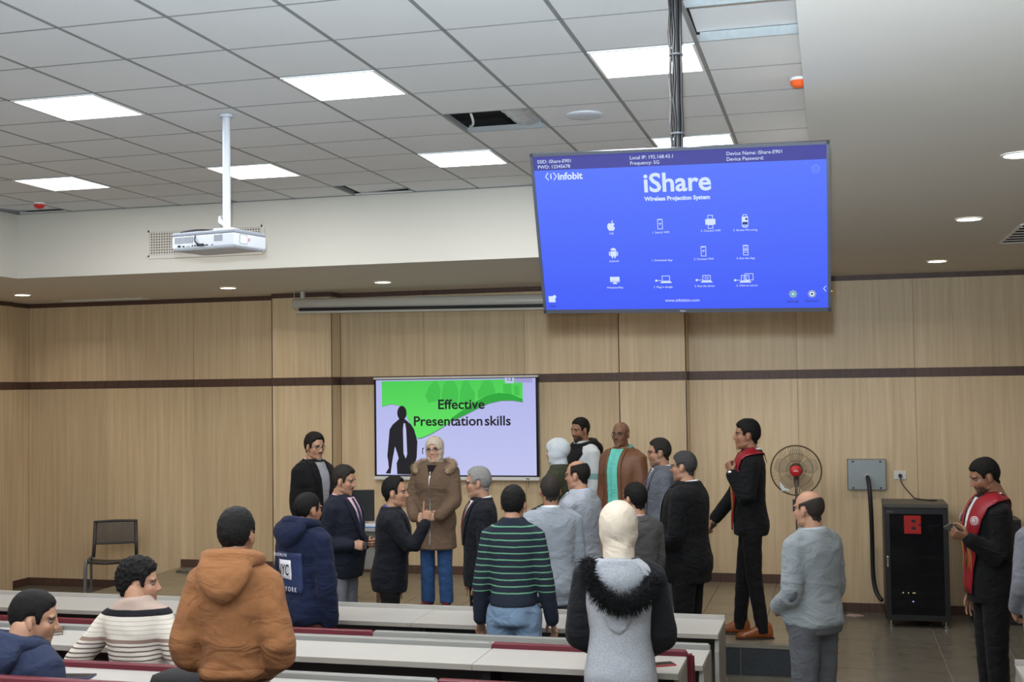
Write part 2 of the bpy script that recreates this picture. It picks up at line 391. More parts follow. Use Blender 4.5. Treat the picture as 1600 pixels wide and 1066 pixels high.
DL += [(.96, y, 'recessed downlight in the right soffit, %s the camera' % q) for y, q in ((3.9, 'just ahead of'), (1.2, 'overhead by'))] + [(3.2, y, 'recessed downlight over the right hand aisle, %s from the stage wall' % q) for y, q in ((12.3, 'first'), (9.15, 'second'), (6.6, 'third'), (3.9, 'fourth'))] + [(-9.1, y, 'recessed downlight in the left soffit, %s from the stage wall' % q) for y, q in ((9.3, 'second'), (6.4, 'third'), (3.5, 'fourth'))]
for x, y, lb in DL:
    o = thing('downlight', lb, 'ceiling light', (x, y, SZ), 0, 'recessed downlights')
    g = Geo(); rg = lambda r, z: [(r*math.cos(2*math.pi*k/28), r*math.sin(2*math.pi*k/28), z) for k in range(28)]
    g.loft([rg(.095, -.001), rg(.098, -.006), rg(.084, -.008), rg(.08, -.002)], cap=False); put('trim_ring', g, m_frame, o)
    put('lens', Geo().cyl((0, 0, -.003), .082, .004, 28), m_down, o)
    ld = bpy.data.lights.new('downlight_lamp', 'AREA'); ld.shape = 'DISK'; ld.size = .15; ld.energy = DOWN_W; ld.color = DOWN_COL; ld.spread = rad(140)
    lo = bpy.data.objects.new('downlight_lamp', ld); COL.objects.link(lo); lo.parent = o; lo.location = (0, 0, -.012)

# ceiling fittings
o = thing('ceiling_speaker', 'round white loudspeaker grille beside the open ceiling cell', 'speaker', (GX+3.5*T, GY+4.5*T, CZ))
put('rim', Geo().cyl((0, 0, 0), .125, .012, 36, r2=.12), mat('speaker_white', srgb(214, 217, 222), .5), o)
put('grille', Geo().ell((0, 0, -.006), (.112, .112, .01), 36, 9), mat('speaker_mesh', srgb(200, 204, 212), .6, .15, 300), o)
def detector(x, y, lb, c):
    o = thing('smoke_detector', lb, 'smoke detector', (x, y, CZ))
    g = Geo(); rg = lambda r, z: [(r*math.cos(2*math.pi*k/24), r*math.sin(2*math.pi*k/24), z) for k in range(24)]
    g.loft([rg(.052, .0), rg(.052, -.012), rg(.046, -.018)]); put('base', g, m_frame, o)
    g = Geo(); g.loft([rg(.05, -.018), rg(.05, -.032), rg(.036, -.05), rg(.02, -.056), rg(.004, -.058)]); put('cover', g, c, o)
    put('sensor_slots', Geo().cyl((0, 0, -.016), .047, .006, 24), mat('black_plastic', srgb(26, 26, 28), .45), o)
detector(-7.186, 9.90, 'red dome smoke detector at the left end of the ceiling', mat('red_plastic', srgb(205, 40, 44), .35))
detector(-.15, 7.30, 'orange smoke detector half hidden by the right soffit edge', mat('orange_plastic', srgb(235, 98, 40), .35))
# linear air grilles
def grille(name, lb, x0, x1, y0, y1, z):
    o = thing(name, lb, 'air vent', ((x0+x1)/2, (y0+y1)/2, z)); w, d = (x1-x0)/2, (y1-y0)/2
    fr = Geo()
    for s in (-1, 1): fr.box(-w, w, s*d-.012, s*d+.012, -.008, 0); fr.box(s*w-.012, s*w+.012, -d, d, -.008, 0)
    put('frame', fr, m_frame, o); put('dark_backing', Geo().box(-w, w, -d, d, -.003, -.001), m_void, o)
    n = max(3, int(2*d/.16))
    for k in range(1, n): put('blade', Geo().box(-w, w, -d+k*2*d/n-.02, -d+k*2*d/n+.02, -.0055, -.0035), m_frame, o)
grille('ceiling_air_vent', 'slatted air vent in the soffit at the right edge', 1.38, 2.3, 9.6, 10.85, SZ)
grille('ceiling_air_vent', 'flat white slot diffuser in the soffit above the left wall panels', -9.25, -8.15, 13.22, 13.4, SZ)
# square-mesh return grille on the bulkhead behind the projector
o = thing('wall_air_grille', 'white framed mesh air grille on the bulkhead behind the projector', 'air vent', (-5.79, BY, 3.885))
w, h = .61, .13
fr = Geo()
for s in (-1, 1): fr.box(-w, w, -.012, 0, s*h-.018, s*h+.018); fr.box(s*w-.018, s*w+.018, -.012, 0, -h, h)
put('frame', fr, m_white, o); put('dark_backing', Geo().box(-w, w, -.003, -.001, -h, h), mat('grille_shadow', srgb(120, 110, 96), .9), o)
g = Geo()
for k in range(1, 44): g.box(-w+k*2*w/44-.005, -w+k*2*w/44+.005, -.010, -.004, -h, h)
g2 = Geo()
for k in range(1, 10): g2.box(-w, w, -.011, -.005, -h+k*2*h/10-.0045, -h+k*2*h/10+.0045)
put('mesh_bars', g, m_white, o)['kind'] = 'stuff'; put('mesh_crossbars', g2, m_white, o)['kind'] = 'stuff'

# ============================================================ FURNITURE AND EQUIPMENT
EX = 2**scene.view_settings.exposure
m_top = mat('white_desk_laminate', srgb(176, 173, 168), 0.35, 0.04, 3, stretch=(1, 12, 1))
m_edge = mat('desk_edge_strip', srgb(158, 152, 143), 0.45, 0.05)
m_rail = mat('grey_rail_laminate', srgb(136, 136, 132), 0.45, 0.05)
m_maroon = mat('maroon_plastic', srgb(96, 22, 37), 0.35, 0.06)
m_modesty = mat('dark_grey_panel', srgb(78, 76, 76), 0.5, 0.08, 6)
m_endp = mat('light_grey_end_panel', srgb(146, 143, 136), 0.45, 0.05, 4, stretch=(1, 1, .1))
m_post = mat('charcoal_steel', srgb(58, 57, 58), 0.45, 0.05, metal=.3)
m_black = mat('black_plastic', srgb(22, 22, 24), .45)
m_blackg = mat('black_gloss', srgb(12, 12, 14), .28, spec=.4)
seat_mes = {}
for nm, m in (('m', m_maroon), ('g', m_rail)):
    g = Geo()
    rr = []
    for k in range(9):
        a = k/8; z = .40*a; y = .018*math.sin(math.pi*a)
        rr.append([(-.23, y-.012, z), (.23, y-.012, z), (.23, y+.014, z), (-.23, y+.014, z)])
    g.loft(rr); me = g.mesh('folded_seat', True); me.materials.append(m); seat_mes[nm] = me
def desk_row(lb, yf, yn, zt, zr, fz, x0, x1, segs, seams, lip=False, seats=True, open_seats=()):
    o = thing('lecture_desk_row', lb, 'desk', (0, 0, fz), 0, 'rows of lecture desks')
    Z = lambda z: z-fz
    xs = [x0]+[s for s in seams if x0 < s < x1]+[x1]
    for a, b in zip(xs, xs[1:]):
        bevelled(put('tabletop', Geo().box(a+.0015, b-.0015, yn+.004, yf-.03, Z(zt)-.028, Z(zt)), m_top, o), .003, 1)
        put('edge_strip', Geo().box(a+.0015, b-.0015, yn, yn+.0045, Z(zt)-.03, Z(zt)-.001), m_edge, o)
        bevelled(put('modesty_panel', Geo().box(a+.01, b-.01, yf-.10, yf-.08, .12, Z(zt)-.03), m_modesty, o), .002, 1)
        put('support_post', Geo().box(a+.02, a+.07, yn+.10, yf-.11, 0, Z(zt)-.03), m_post, o)
    for x, s in ((x0, 1), (x1, -1)):
        ya = yn+.03
        xa = x if s > 0 else x-.028; q = [(ya, 0), (yf-.005, 0), (yf-.005, Z(zt)-.004), (ya+.03, Z(zt)-.029), (ya, Z(zt)-.12)]
        put('end_panel', Geo().loft([[(xx, y, z) for y, z in q] for xx in (xa, xa+.028)]), m_endp, o)
    for a, b, c in segs:
        m = {'m': m_maroon, 'g': m_rail, 'w': m_top}[c]
        if lip:
            put('back_lip', Geo().box(a, b-.001, yf-.03, yf, Z(zt)-.06, Z(zr)), m_top, o)
        else:
            n = 'backrest_rail'
            g = Geo(); r = .012
            g.loft([[(x, yf-.03, Z(zt)-.30), (x, yf+.008, Z(zt)-.30), (x, yf+.008, zz-.006), (x, yf+.002, zz), (x, yf-.024, zz), (x, yf-.03, zz-.006)] for x, zz in ((a+.001, Z(zr)-r), (a+.012, Z(zr)), (b-.014, Z(zr)), (b-.001, Z(zr)-r))])
            p = put(n, g, m, o)
            if c == 'm' and b >= x1-.01: put('side_post', Geo().box(x1+.001, x1+.022, yf-.03, yf+.008, 0, Z(zr)-.02), m_maroon, o)
        if seats and not lip:
            k = 0
            while a+.30+k*.56 < b-.2:
                x = a+.30+k*.56; s = put('folded_seat', seat_mes['m' if c == 'm' else 'g'], None, o, (x, yf+.04, .40))
                if any(abs(x-q) < .28 for q in open_seats): s.rotation_euler = (rad(-86), 0, 0); s.location = (x, yf+.03, .43)
                k += 1
    return o
SE = (-8.4, -6.2, -4.0, -1.82)
desk_row('front row lecture desk nearest the stage, long white top', 8.70, 8.15, .80, .828, 0, -8.6, -.763, [(-8.6, -.763, 'w')], (-7.3, -5.1, -2.9), lip=True)
desk_row('second lecture desk row from the stage, half maroon half grey backrests', 7.63, 7.17, .815, .85, 0, -8.6, -.763, [(-8.6, -2.974, 'm'), (-2.974, -.763, 'g')], SE)
desk_row('third lecture desk row, brown notebook on its white top', 6.45, 6.03, 1.03, 1.06, .22, -8.6, -.763, [(-8.6, -1.825, 'g'), (-1.825, -.763, 'm')], SE)
desk_row('fourth lecture desk row, navy phone on its white top', 5.50, 5.06, 1.054, 1.084, .22, -8.6, -.763, [(-8.6, -3.0, 'm'), (-3.0, -1.825, 'g'), (-1.825, -.763, 'm')], SE, open_seats=(-4.1,))
desk_row('nearest lecture desk row, maroon backrest at the bottom left corner', 4.40, 3.98, 1.25, 1.28, .44, -8.6, -.763, [(-8.6, -1.825, 'm'), (-1.825, -.763, 'g')], SE)
desk_row('white lecture desk corner across the aisle at the right edge', 7.53, 7.05, .82, .85, 0, .975, 4.2, [(.975, 4.2, 'w')], (2.2,), lip=True)

# ---- hanging television
TVW, TVH = 1.24, .717
tv = thing('television', 'large hanging television showing a blue wireless projection screen', 'television')
tr, tu, tn = Vector((.9995, -.0233, -.0228)).normalized(), Vector((.013, -.371, .928)), Vector((-.030, -.928, -.371))
tn = tr.cross(tu).normalized(); tu = tn.cross(tr).normalized()     # tn: faces the seats
MT = Matrix.Identity(4)
for i in range(3): MT[i][0] = tr[i]; MT[i][1] = -tn[i]; MT[i][2] = tu[i]
MT.translation = (-.612, 5.135, 3.096); tv.matrix_world = MT
m_bez = mat('tv_bezel', srgb(66, 68, 76), .35, .03, metal=.3)
b = .0125
for nm, q in (('bezel_top', (-TVW/2, TVW/2, TVH/2-b, TVH/2)), ('bezel_bottom', (-TVW/2, TVW/2, -TVH/2, -TVH/2+b*1.3)), ('bezel_left', (-TVW/2, -TVW/2+b, -TVH/2, TVH/2)), ('bezel_right', (TVW/2-b, TVW/2, -TVH/2, TVH/2))):
    put(nm, Geo().box(q[0], q[1], -.006, .02, q[2], q[3]), m_bez, tv)
put('back_case', Geo().loft([[(-s*TVW/2, y, -t*TVH/2), (s*TVW/2, y, -t*TVH/2), (s*TVW/2, y, t*TVH/2), (-s*TVW/2, y, t*TVH/2)] for s, t, y in ((.995, .995, .018), (.98, .97, .035), (.8, .75, .065))]), m_black, tv)
def grad_screen(name, c0, c1, st):
    m = bpy.data.materials.new(name); m.use_nodes = True; nt = m.node_tree; bb = nt.nodes['Principled BSDF']
    bb.inputs['Base Color'].default_value = (.01, .01, .012, 1); bb.inputs['Roughness'].default_value = .5; bb.inputs['Specular IOR Level'].default_value = .08
    tc = nt.nodes.new('ShaderNodeTexCoord'); sp = nt.nodes.new('ShaderNodeSeparateXYZ'); mr = nt.nodes.new('ShaderNodeMapRange'); mx = nt.nodes.new('ShaderNodeMix'); mx.data_type = 'RGBA'
    nt.links.new(tc.outputs['Generated'], sp.inputs[0]); nt.links.new(sp.outputs['Z'], mr.inputs['Value']); nt.links.new(mr.outputs[0], mx.inputs[0])
    mx.inputs[6].default_value = tuple(c0)+(1,); mx.inputs[7].default_value = tuple(c1)+(1,)
    nt.links.new(mx.outputs[2], bb.inputs['Emission Color']); bb.inputs['Emission Strength'].default_value = st
    return m
scr = put('screen', Geo().box(-TVW/2+b, TVW/2-b, -.002, .004, -TVH/2+b*1.3, TVH/2-b), grad_screen('tv_blue_screen', srgb(64, 92, 253), srgb(88, 120, 255), .95/EX), tv)
m_navy = emat('tv_header_band', srgb(48, 44, 150), .95/EX); m_ic = emat('tv_icon_white', srgb(214, 230, 255), .95/EX); m_icd = emat('tv_icon_dark', srgb(30, 40, 110), .9/EX)
YF = -.0024
put('header_band', Geo().box(-.6075, .6075, YF-.0004, -.002, .286, TVH/2-b), m_navy, scr)
def tvt(body, x, z, size, align='LEFT', m=None, off=0.0, sx=1.0): return text_part('screen_text', body, size, m or m_ic, scr, (x, YF-.001, z), align=align, off=off, sx=sx)
tvt('SSID: iShare-E901', -.59, .323, .021); tvt('PWD: 12345678', -.59, .300, .021)
tvt('Local IP: 192.168.43.1', -.19, .324, .021); tvt('Frequency: 5G', -.19, .301, .021)
tvt('Device Name: iShare-E901', .21, .324, .021); tvt('Device Password:', .21, .301, .021)
tvt('infobit', -.506, .2565, .042, off=.0012); tvt('i', -.535, .259, .034, 'CENTER', off=.001)
g = Geo()
for s in (-1, 1):
    g.prism([(-.535+s*.010, .274), (-.535+s*.013, .2765), (-.535+s*.026, .2585), (-.535+s*.013, .241), (-.535+s*.010, .2435), (-.535+s*.0215, .2585)], YF-.001, YF)
put('screen_logo', g, m_ic, scr)
tvt('iShare', .002, .211, .112, 'CENTER', off=.0024, sx=1.03); tvt('Wireless Projection System', 0, .146, .0245, 'CENTER', off=.0009)
for bdy, x, z in (('iOS', -.289, .0), ('1. Search WiFi', -.077, .0), ('2. Connect WiFi', .134, .002), ('3. Screen Mirroring', .277, .001), ('Android', -.287, -.123), ('1. Download App', -.078, -.123), ('2. Connect WiFi', .1, -.121), ('3. Run the App', .275, -.121),
                  ('Windows/Mac', -.29, -.243), ('1. Plug in dongle', -.08, -.243), ('2. Run the driver', .099, -.241), ('3. Click to mirror', .277, -.241)):
    tvt(bdy, x, z, .0125, 'CENTER')
tvt('www.infobitav.com', 0, -.304, .019, 'CENTER'); tvt('Help', -.577, -.325, .015, 'CENTER', m_icd)
tvt('Settings', .465, -.313, .0155, 'CENTER', m_icd); tvt('Network', .543, -.312, .0155, 'CENTER', m_icd)
def outline(g, x, z, w, h, t=.0022):
    for s in (-1, 1):
        g.box(x-w/2, x+w/2, YF-.001, YF, z+s*(h/2-t/2)-t/2, z+s*(h/2-t/2)+t/2); g.box(x+s*(w/2-t/2)-t/2, x+s*(w/2-t/2)+t/2, YF-.001, YF, z-h/2, z+h/2)
    return g
def disc(g, x, z, rx, rz=None, n=20, a0=0, a1=2*math.pi, y=0.0):
    rz = rz or rx; return g.prism([(x+rx*math.cos(a0+(a1-a0)*k/n), z+rz*math.sin(a0+(a1-a0)*k/n)) for k in range(n)], YF-.001+y, YF+y)
def wifi(g, x, z, s):
    for k in range(1, 4):
        r0, r1 = s*(k-.55)/3, s*k/3; A = [rad(45+90*i/8) for i in range(9)]
        g.prism([(x+r1*math.cos(a), z+r1*math.sin(a)) for a in A]+[(x+r0*math.cos(a), z+r0*math.sin(a)) for a in reversed(A)], YF-.001, YF)
ic = lambda g, m=None: put('screen_icon', g, m or m_ic, scr)
ap = [(0, .013), (.006, .0165), (.012, .0145), (.0155, .010), (.0115, .005), (.0115, -.001), (.0165, -.006), (.0125, -.0145), (.007, -.0195), (0, -.0165), (-.007, -.0195), (-.0135, -.0125), (-.017, -.002), (-.0155, .009), (-.009, .0155)]
g = Geo(); g.prism([(-.289+a, .031+c) for a, c in ap], YF-.001, YF); g.prism([(-.288, .0475), (-.287, .053), (-.280, .0585), (-.2805, .052)], YF-.001, YF); ic(g)
g = Geo(); outline(g, -.078, .036, .022, .044); wifi(g, -.078, .032, .009); g.box(-.085, -.071, YF-.001, YF, .054, .057); ic(g)
g = Geo(); g.box(.113, .155, YF-.001, YF, .028, .052); outline(g, .134, .060, .022, .018); outline(g, .134, .0195, .022, .018); ic(g)
g = Geo(); g.box(.264, .290, YF-.001, YF, .036, .056); outline(g, .277, .0615, .017, .012); outline(g, .277, .0175, .017, .012); outline(g, .277, .037, .026, .042); ic(g)
g = Geo(); g.box(.266, .288, YF-.0012, YF, .025, .034); disc(g, .283, .048, .005, y=-.0003); ic(g, m_icd)
g = Geo(); disc(g, -.287, -.077, .013, .013, 14, 0, math.pi); g.box(-.300, -.274, YF-.001, YF, -.102, -.079); g.box(-.3065, -.302, YF-.001, YF, -.098, -.081); g.box(-.272, -.2675, YF-.001, YF, -.098, -.081); g.box(-.295, -.290, YF-.001, YF, -.110, -.101); g.box(-.284, -.279, YF-.001, YF, -.110, -.101); ic(g)
for x, z in ((.1, -.087), (.276, -.086)):
    g = Geo(); outline(g, x, z, .022, .044); wifi(g, x, z-.004, .009); g.box(x-.007, x+.007, YF-.001, YF, z+.017, z+.020)
    if x > .2: outline(g, x, z, .013, .020, .0015)
    ic(g)
g = Geo(); g.box(-.310, -.268, YF-.001, YF, -.213, -.194); g.box(-.310, -.268, YF-.001, YF, -.2175, -.2145); g.box(-.293, -.285, YF-.001, YF, -.2225, -.2175); disc(g, -.289, -.2235, .011, .003); ic(g)
for x, z in ((-.066, -.209), (.108, -.209), (.270, -.212)):
    g = Geo(); outline(g, x, z+.004, .034, .025); g.prism([(x-.020, z-.009), (x+.020, z-.009), (x+.025, z-.016), (x-.025, z-.016)], YF-.001, YF)
    g.box(x-.038, x-.020, YF-.001, YF, z-.006, z-.004); disc(g, x-.042, z-.005, .005)
    if x > 0: outline(g, x, z+.004, .014, .011, .0015)
    if x > .2: outline(g, x+.016, z+.009, .036, .03); g.box(x+.008, x+.022, YF-.001, YF, z-.014, z-.011)
    ic(g)
g = Geo(); g.box(-.593, -.563, YF-.001, YF, -.307, -.279); disc(g, -.566, -.282, .008); ic(g)
for x, c in ((.466, m_ic), (.543, m_ic)):
    g = Geo(); A = []
    for k in range(32):
        r_ = .018 if (k//2) % 2 == 0 else .0145
        A.append((x+r_*math.cos(2*math.pi*k/32), -.281+r_*math.sin(2*math.pi*k/32)))
    g.prism(A, YF-.001, YF); ic(g, emat('tv_icon_grey', srgb(150, 165, 200), .9/EX))
    g = Geo(); disc(g, x, -.281, .010, y=-.0005); ic(g, emat('tv_icon_teal', srgb(90, 190, 190), .9/EX) if x < .5 else m_ic)
    g = Geo(); disc(g, x, -.281, .0045, y=-.001); ic(g, m_ic if x < .5 else m_icd)
g = Geo()
for r_ in (.017,):
    n = 24
    g.prism([(.565+r_*math.cos(2*math.pi*k/n), .247+r_*math.sin(2*math.pi*k/n)) for k in range(n)], YF-.0004, YF)
ic(g, emat('tv_icon_ring', srgb(122, 145, 255), .95/EX)); g = Geo(); disc(g, .565, .247, .015, y=-.0002); ic(g, emat('tv_icon_disc', srgb(88, 118, 255), .95/EX)); g = Geo(); wifi(g, .565, .241, .011); ic(g)
g = Geo(); g.prism([(.599, -.246), (.601, -.247), (.592, -.259), (.601, -.271), (.599, -.272), (.589, -.259)], YF-.001, YF); ic(g)
put('maker_badge', Geo().box(-.012, .012, -.0075, -.006, -TVH/2+.005, -TVH/2+.010), emat('badge_glow', (.6, .62, .68), .5/EX), tv)  # no lamp in the badge; its silver brightness is put in as emission
put('wall_bracket', Geo().box(-.2, .2, .066, .085, -.12, .2).box(-.03, .03, .08, .20, .02, .16), m_black, tv)
put('status_lamp', Geo().box(TVW/2, TVW/2+.006, .0, .006, -.275, -.268), mat('brass', srgb(200, 160, 60), .4, metal=.6), tv)
# pole that carries it
px, py = -.632, 5.32
TI = MT.inverted()
def tvpart(name, geo, m, parent=None):
    me = geo.mesh(name); me.transform(TI @ Matrix.Translation((px, py, 3.1))); return put(name, me, m, parent or tv)
pole = tvpart('ceiling_pole', Geo().tube([(0, 0, .02), (0, 0, 1.144)], .0185, 14, False), m_black)
tvpart('ceiling_flange', Geo().cyl((0, 0, 1.139), .07, .010), m_black, pole)
for k, (dx, dy) in enumerate(((-.025, -.01), (.022, -.012), (-.008, -.022))):
    tvpart('cable', Geo().tube([(dx+.004*math.sin(3*i+k), dy, .1+.1*i) for i in range(11)], .006, 6, False), m_blackg, pole)
for z in (.45, .8): tvpart('cable_tie', Geo().cyl((0, -.004, z), .031, .008, 16), mat('grey_tie', srgb(90, 90, 95), .4), pole)

# ---- projector on its white pole
m_wp = mat('white_plastic', srgb(188, 192, 199), .38, .03)
pj = thing('projector', 'white projector with black cables on a white ceiling pole', 'projector', (-3.84, 7.15, 3.355), rad(-10))
PI_ = (Matrix.Translation((-3.84, 7.15, 3.355)) @ Matrix.Rotation(rad(-10), 4, 'Z')).inverted() @ Matrix.Translation((-3.775, 7.13, 3.5))
def pjpart(name, geo, m, parent=None):
    me = geo.mesh(name); me.transform(PI_); return put(name, me, m, parent or pj)
pp = pjpart('ceiling_pole', Geo().tube([(0, 0, -.01), (0, 0, .744)], .026, 18, False), m_wp)
pjpart('plastic_wrap', Geo().tube([(.02, -.024, .005), (-.035, -.03, .05), (-.05, -.01, .075), (-.02, .015, .09)], [.01, .016, .012, .005], 7, True, .3), mat('clear_wrap', srgb(220, 224, 228), .2, .1), pp)
pjpart('ceiling_collar', Geo().cyl((0, 0, .735), .045, .018), m_wp, pp)
pjpart('top_plate', Geo().box(-.07, .07, -.05, .05, -.016, .0), m_wp)
L2, W2, PH = .25, .165, .118
bevelled(put('body', Geo().loft([[(-L2*a, -W2*a2, z), (L2*a, -W2*a2, z), (L2*a, W2*a2, z), (-L2*a, W2*a2, z)] for a, a2, z in ((.93, .9, 0), (1, 1, .014), (1, 1, PH*.8))]), m_wp, pj), .008, 3)
bevelled(put('lid', Geo().box(-L2*1.003, L2*1.003, -W2*1.003, W2*1.003, PH*.8, PH), mat('pale_grey_plastic', srgb(132, 138, 148), .4), pj), .006, 2)
m_slot = mat('vent_dark', srgb(70, 74, 82), .7)
for x0, n in ((-.225, 6), (-.155, 7), (.09, 6)):
    for i in range(n):
        for j in range(5): put('vent_slot', Geo().box(x0+i*.0115, x0+i*.0115+.007, -W2-.0012, -W2+.001, .046+j*.0085, .0515+j*.0085), m_slot, pj)
for x, w_, h_ in ((-.19, .024, .013), (-.155, .018, .009), (-.125, .006, .006), (-.11, .006, .006), (-.083, .011, .010), (-.063, .011, .010), (-.038, .016, .009), (-.01, .02, .01), (.03, .022, .008), (.075, .012, .006)):
    put('port', Geo().box(x-w_/2, x+w_/2, -W2-.0014, -W2+.001, .022, .022+h_), m_black, pj)
put('spec_label', Geo().box(L2-.001, L2+.0012, -.11, -.04, .03, .085), mat('label_grey', srgb(196, 198, 204), .5), pj)
put('label_border', Geo().box(L2-.001, L2+.0008, -.113, -.037, .027, .088), m_slot, pj)
put('warning_mark', Geo().box(L2-.001, L2+.0014, -.022, -.012, .05, .068), mat('red_plastic', srgb(205, 40, 44), .35), pj)
put('power_cable', Geo().tube(bez((0, 0, PH+.012), (-.05, -.12, PH+.03), (-.17, -.15, PH+.005), (-.175, -.16, PH+.001)), .006, 8), m_black, pj)
put('video_cable', Geo().tube(bez((.02, .02, PH+.01), (-.10, -.10, PH+.05), (-.07, -W2-.07, .05), (-.01, -W2-.012, .027), 22), .0055, 8), m_black, pj)
put('cable_plug', Geo().box(-.035, .012, -W2-.022, -W2-.001, .02, .034), m_black, pj)
put('lens', Geo().cyl((.12, W2+.012, .06), .035, .03, 24, 'y'), m_blackg, pj)
put('mount_arm', Geo().box(-.06, .19, -.03, .05, PH, PH+.012).box(.12, .2, -.1, -.02, PH, PH+.008), m_wp, pj)

# ---- interactive board with the slide
bd = thing('display_board', 'wide wall display showing a green and white presentation title slide', 'display', (-4.245, YW-.006, 1.98))
BW, BH = 1.0, .58
m_lb = mat('white_bar', srgb(224, 222, 218), .4, .02)
put('bezel', Geo().box(-BW+.005, BW-.005, -.07, -.002, -BH+.01, BH+.0), m_blackg, bd)
bevelled(put('top_bar', Geo().box(-BW, BW, -.085, -.005, BH-.004, BH+.02), m_lb, bd), .006)
bevelled(put('bottom_bar', Geo().box(-BW, BW, -.09, -.005, -BH-.022, -BH+.018), m_lb, bd), .006)
put('port_cluster', Geo().box(.85, .89, -.093, -.089, -BH-.006, -BH+.004), m_black, bd)
put('dangling_lead', Geo().tube(bez((.88, -.08, -BH-.02), (.88, -.09, -BH-.06), (.86, -.07, -BH-.07), (.87, -.05, -BH-.10)), .003, 6), m_black, bd)
sl = put('slide_screen', Geo().box(-BW+.03, BW-.03, -.0715, -.069, -BH+.035, BH-.012), grad_screen('slide_white', srgb(206, 210, 255), srgb(190, 194, 250), .85/EX), bd)
sx = lambda zx: (zx-764)*.00145; sz = lambda zy: (530-zy)*.001405
def slide(pts, layer, m, name='slide_shape'):
    g = Geo(); y = -.0716-.0004*layer; g.prism([(sx(a), sz(c)) for a, c in pts], y-.0004, y); return put(name, g, m, sl)
g_hi = grad_screen('slide_green', srgb(108, 244, 108), srgb(84, 220, 92), .85/EX); g_mid = emat('slide_mid_green', srgb(70, 205, 82), .85/EX); g_dk = emat('slide_dark_green', srgb(44, 178, 62), .85/EX)
s_bk = emat('slide_black', srgb(24, 24, 32), .85/EX); s_wh = emat('slide_pale', srgb(205, 208, 252), .85/EX); s_sh = emat('slide_shadow', srgb(110, 150, 140), .8/EX)
slide([(145,135),(1328,135),(1328,325),(1250,312),(1150,312),(1050,334),(950,378),(850,428),(750,474),(650,536),(560,586),(480,618),(445,620),(400,520),(340,400),(300,345),(230,330),(145,350)], 1, s_sh)
slide([(145,135),(1328,135),(1328,320),(1250,306),(1150,306),(1050,326),(950,370),(850,420),(750,466),(650,526),(560,576),(480,608),(445,612),(400,512),(340,395),(300,342),(230,326),(145,346)], 2, g_hi)
for pts in ([(515,270),(540,200),(570,160),(590,138),(620,138),(635,180),(650,215),(640,300),(540,320),(530,280)], [(660,220),(675,170),(700,140),(760,140),(785,190),(800,235),(790,330),(650,330)], [(810,240),(825,180),(845,138),(880,138),(900,185),(935,240),(930,320),(800,330)],
            [(960,225),(985,190),(1000,145),(1050,138),(1085,165),(1105,230),(1100,260),(960,290)], [(1170,180),(1190,165),(1235,170),(1240,250),(1170,245)], [(1255,190),(1285,175),(1302,200),(1300,270),(1260,260)]):
    slide(pts, 3, g_mid, 'slide_silhouette')
slide([(740,445),(850,370),(940,312),(1040,266),(1130,244),(1230,252),(1328,298),(1328,320),(1250,306),(1150,306),(1050,326),(950,370),(850,420),(740,470)], 4, g_dk)
slide([(317+40*math.cos(k*math.pi/12), 402+60*math.sin(k*math.pi/12)) for k in range(24)], 5, s_bk, 'slide_silhouette')
slide([(295,450),(235,500),(210,540),(200,640),(188,760),(195,800),(200,860),(172,905),(215,908),(222,860),(235,780),(255,680),(275,740),(285,780),(268,820),(272,912),(400,915),(440,770),(447,640),(420,540),(395,500),(345,455)], 5, s_bk, 'slide_silhouette')
slide([(331,488),(325,540),(328,740),(346,782),(359,745),(352,540),(344,488)], 6, s_wh, 'slide_tie')
slide([(487,745),(487,695),(502,692),(502,700),(494,702),(494,745)], 6, s_bk, 'slide_mark')
slide([(1185,122),(1258,122),(1258,166),(1185,166)], 5, s_wh, 'slide_badge'); slide([(1265,126),(1408,126),(1408,162),(1265,162)], 5, emat('slide_lilac', srgb(170, 165, 220), .85/EX), 'slide_badge')
text_part('slide_text', '1-2', .05, s_bk, sl, (sx(1222), -.0745, sz(136)), off=.001)
text_part('slide_text', 'Effective', .157, s_bk, sl, (sx(818), -.0745, sz(338)), off=.003, sx=1.08)
text_part('slide_text', 'Presentation', .157, s_bk, sl, (sx(413), -.0745, sz(475)), off=.003, sx=1.06, align='LEFT')
text_part('slide_text', 'skills', .157, s_bk, sl, (sx(1230), -.0745, sz(475)), off=.003, sx=1.06, align='RIGHT')
# ---- rolled projection screen casing
cs = thing('projection_screen', 'long pale roll-up projection screen casing above the wall display', 'projection screen', (-4.245, 13.16, 3.43)); cs.rotation_euler = (0, rad(.8), 0)
m_cs = mat('casing_paint', srgb(202, 199, 190), .4, .03)
g = Geo(); N_ = 20
g.loft([[(x, .058*math.cos(2*math.pi*k/N_)*s, .066*math.sin(2*math.pi*k/N_)*s) for k in range(N_)] for x, s in ((-1.87, .7), (-1.855, 1), (1.855, 1), (1.87, .7))]); put('casing', g.mesh('casing', True), m_cs, cs)
put('slot', Geo().box(-1.77, 1.77, -.052, .02, -.085, -.05), m_black, cs)
put('bottom_bar', Geo().box(-1.80, 1.80, -.06, .0, -.112, -.088), m_cs, cs)
for x in (-1.75, 1.75): put('hanger', Geo().box(x-.02, x+.02, -.01, .03, .05, .17 if x < 0 else .19), m_cs, cs)
put('pull_cord', Geo().tube([(-1.84, -.03, .17), (-1.84, -.03, -.06)], .003, 6), m_lb, cs)
put('maker_label', Geo().box(-1.60, -1.46, -.0585, -.056, -.006, .006), mat('label_grey', srgb(196, 198, 204), .5), cs)

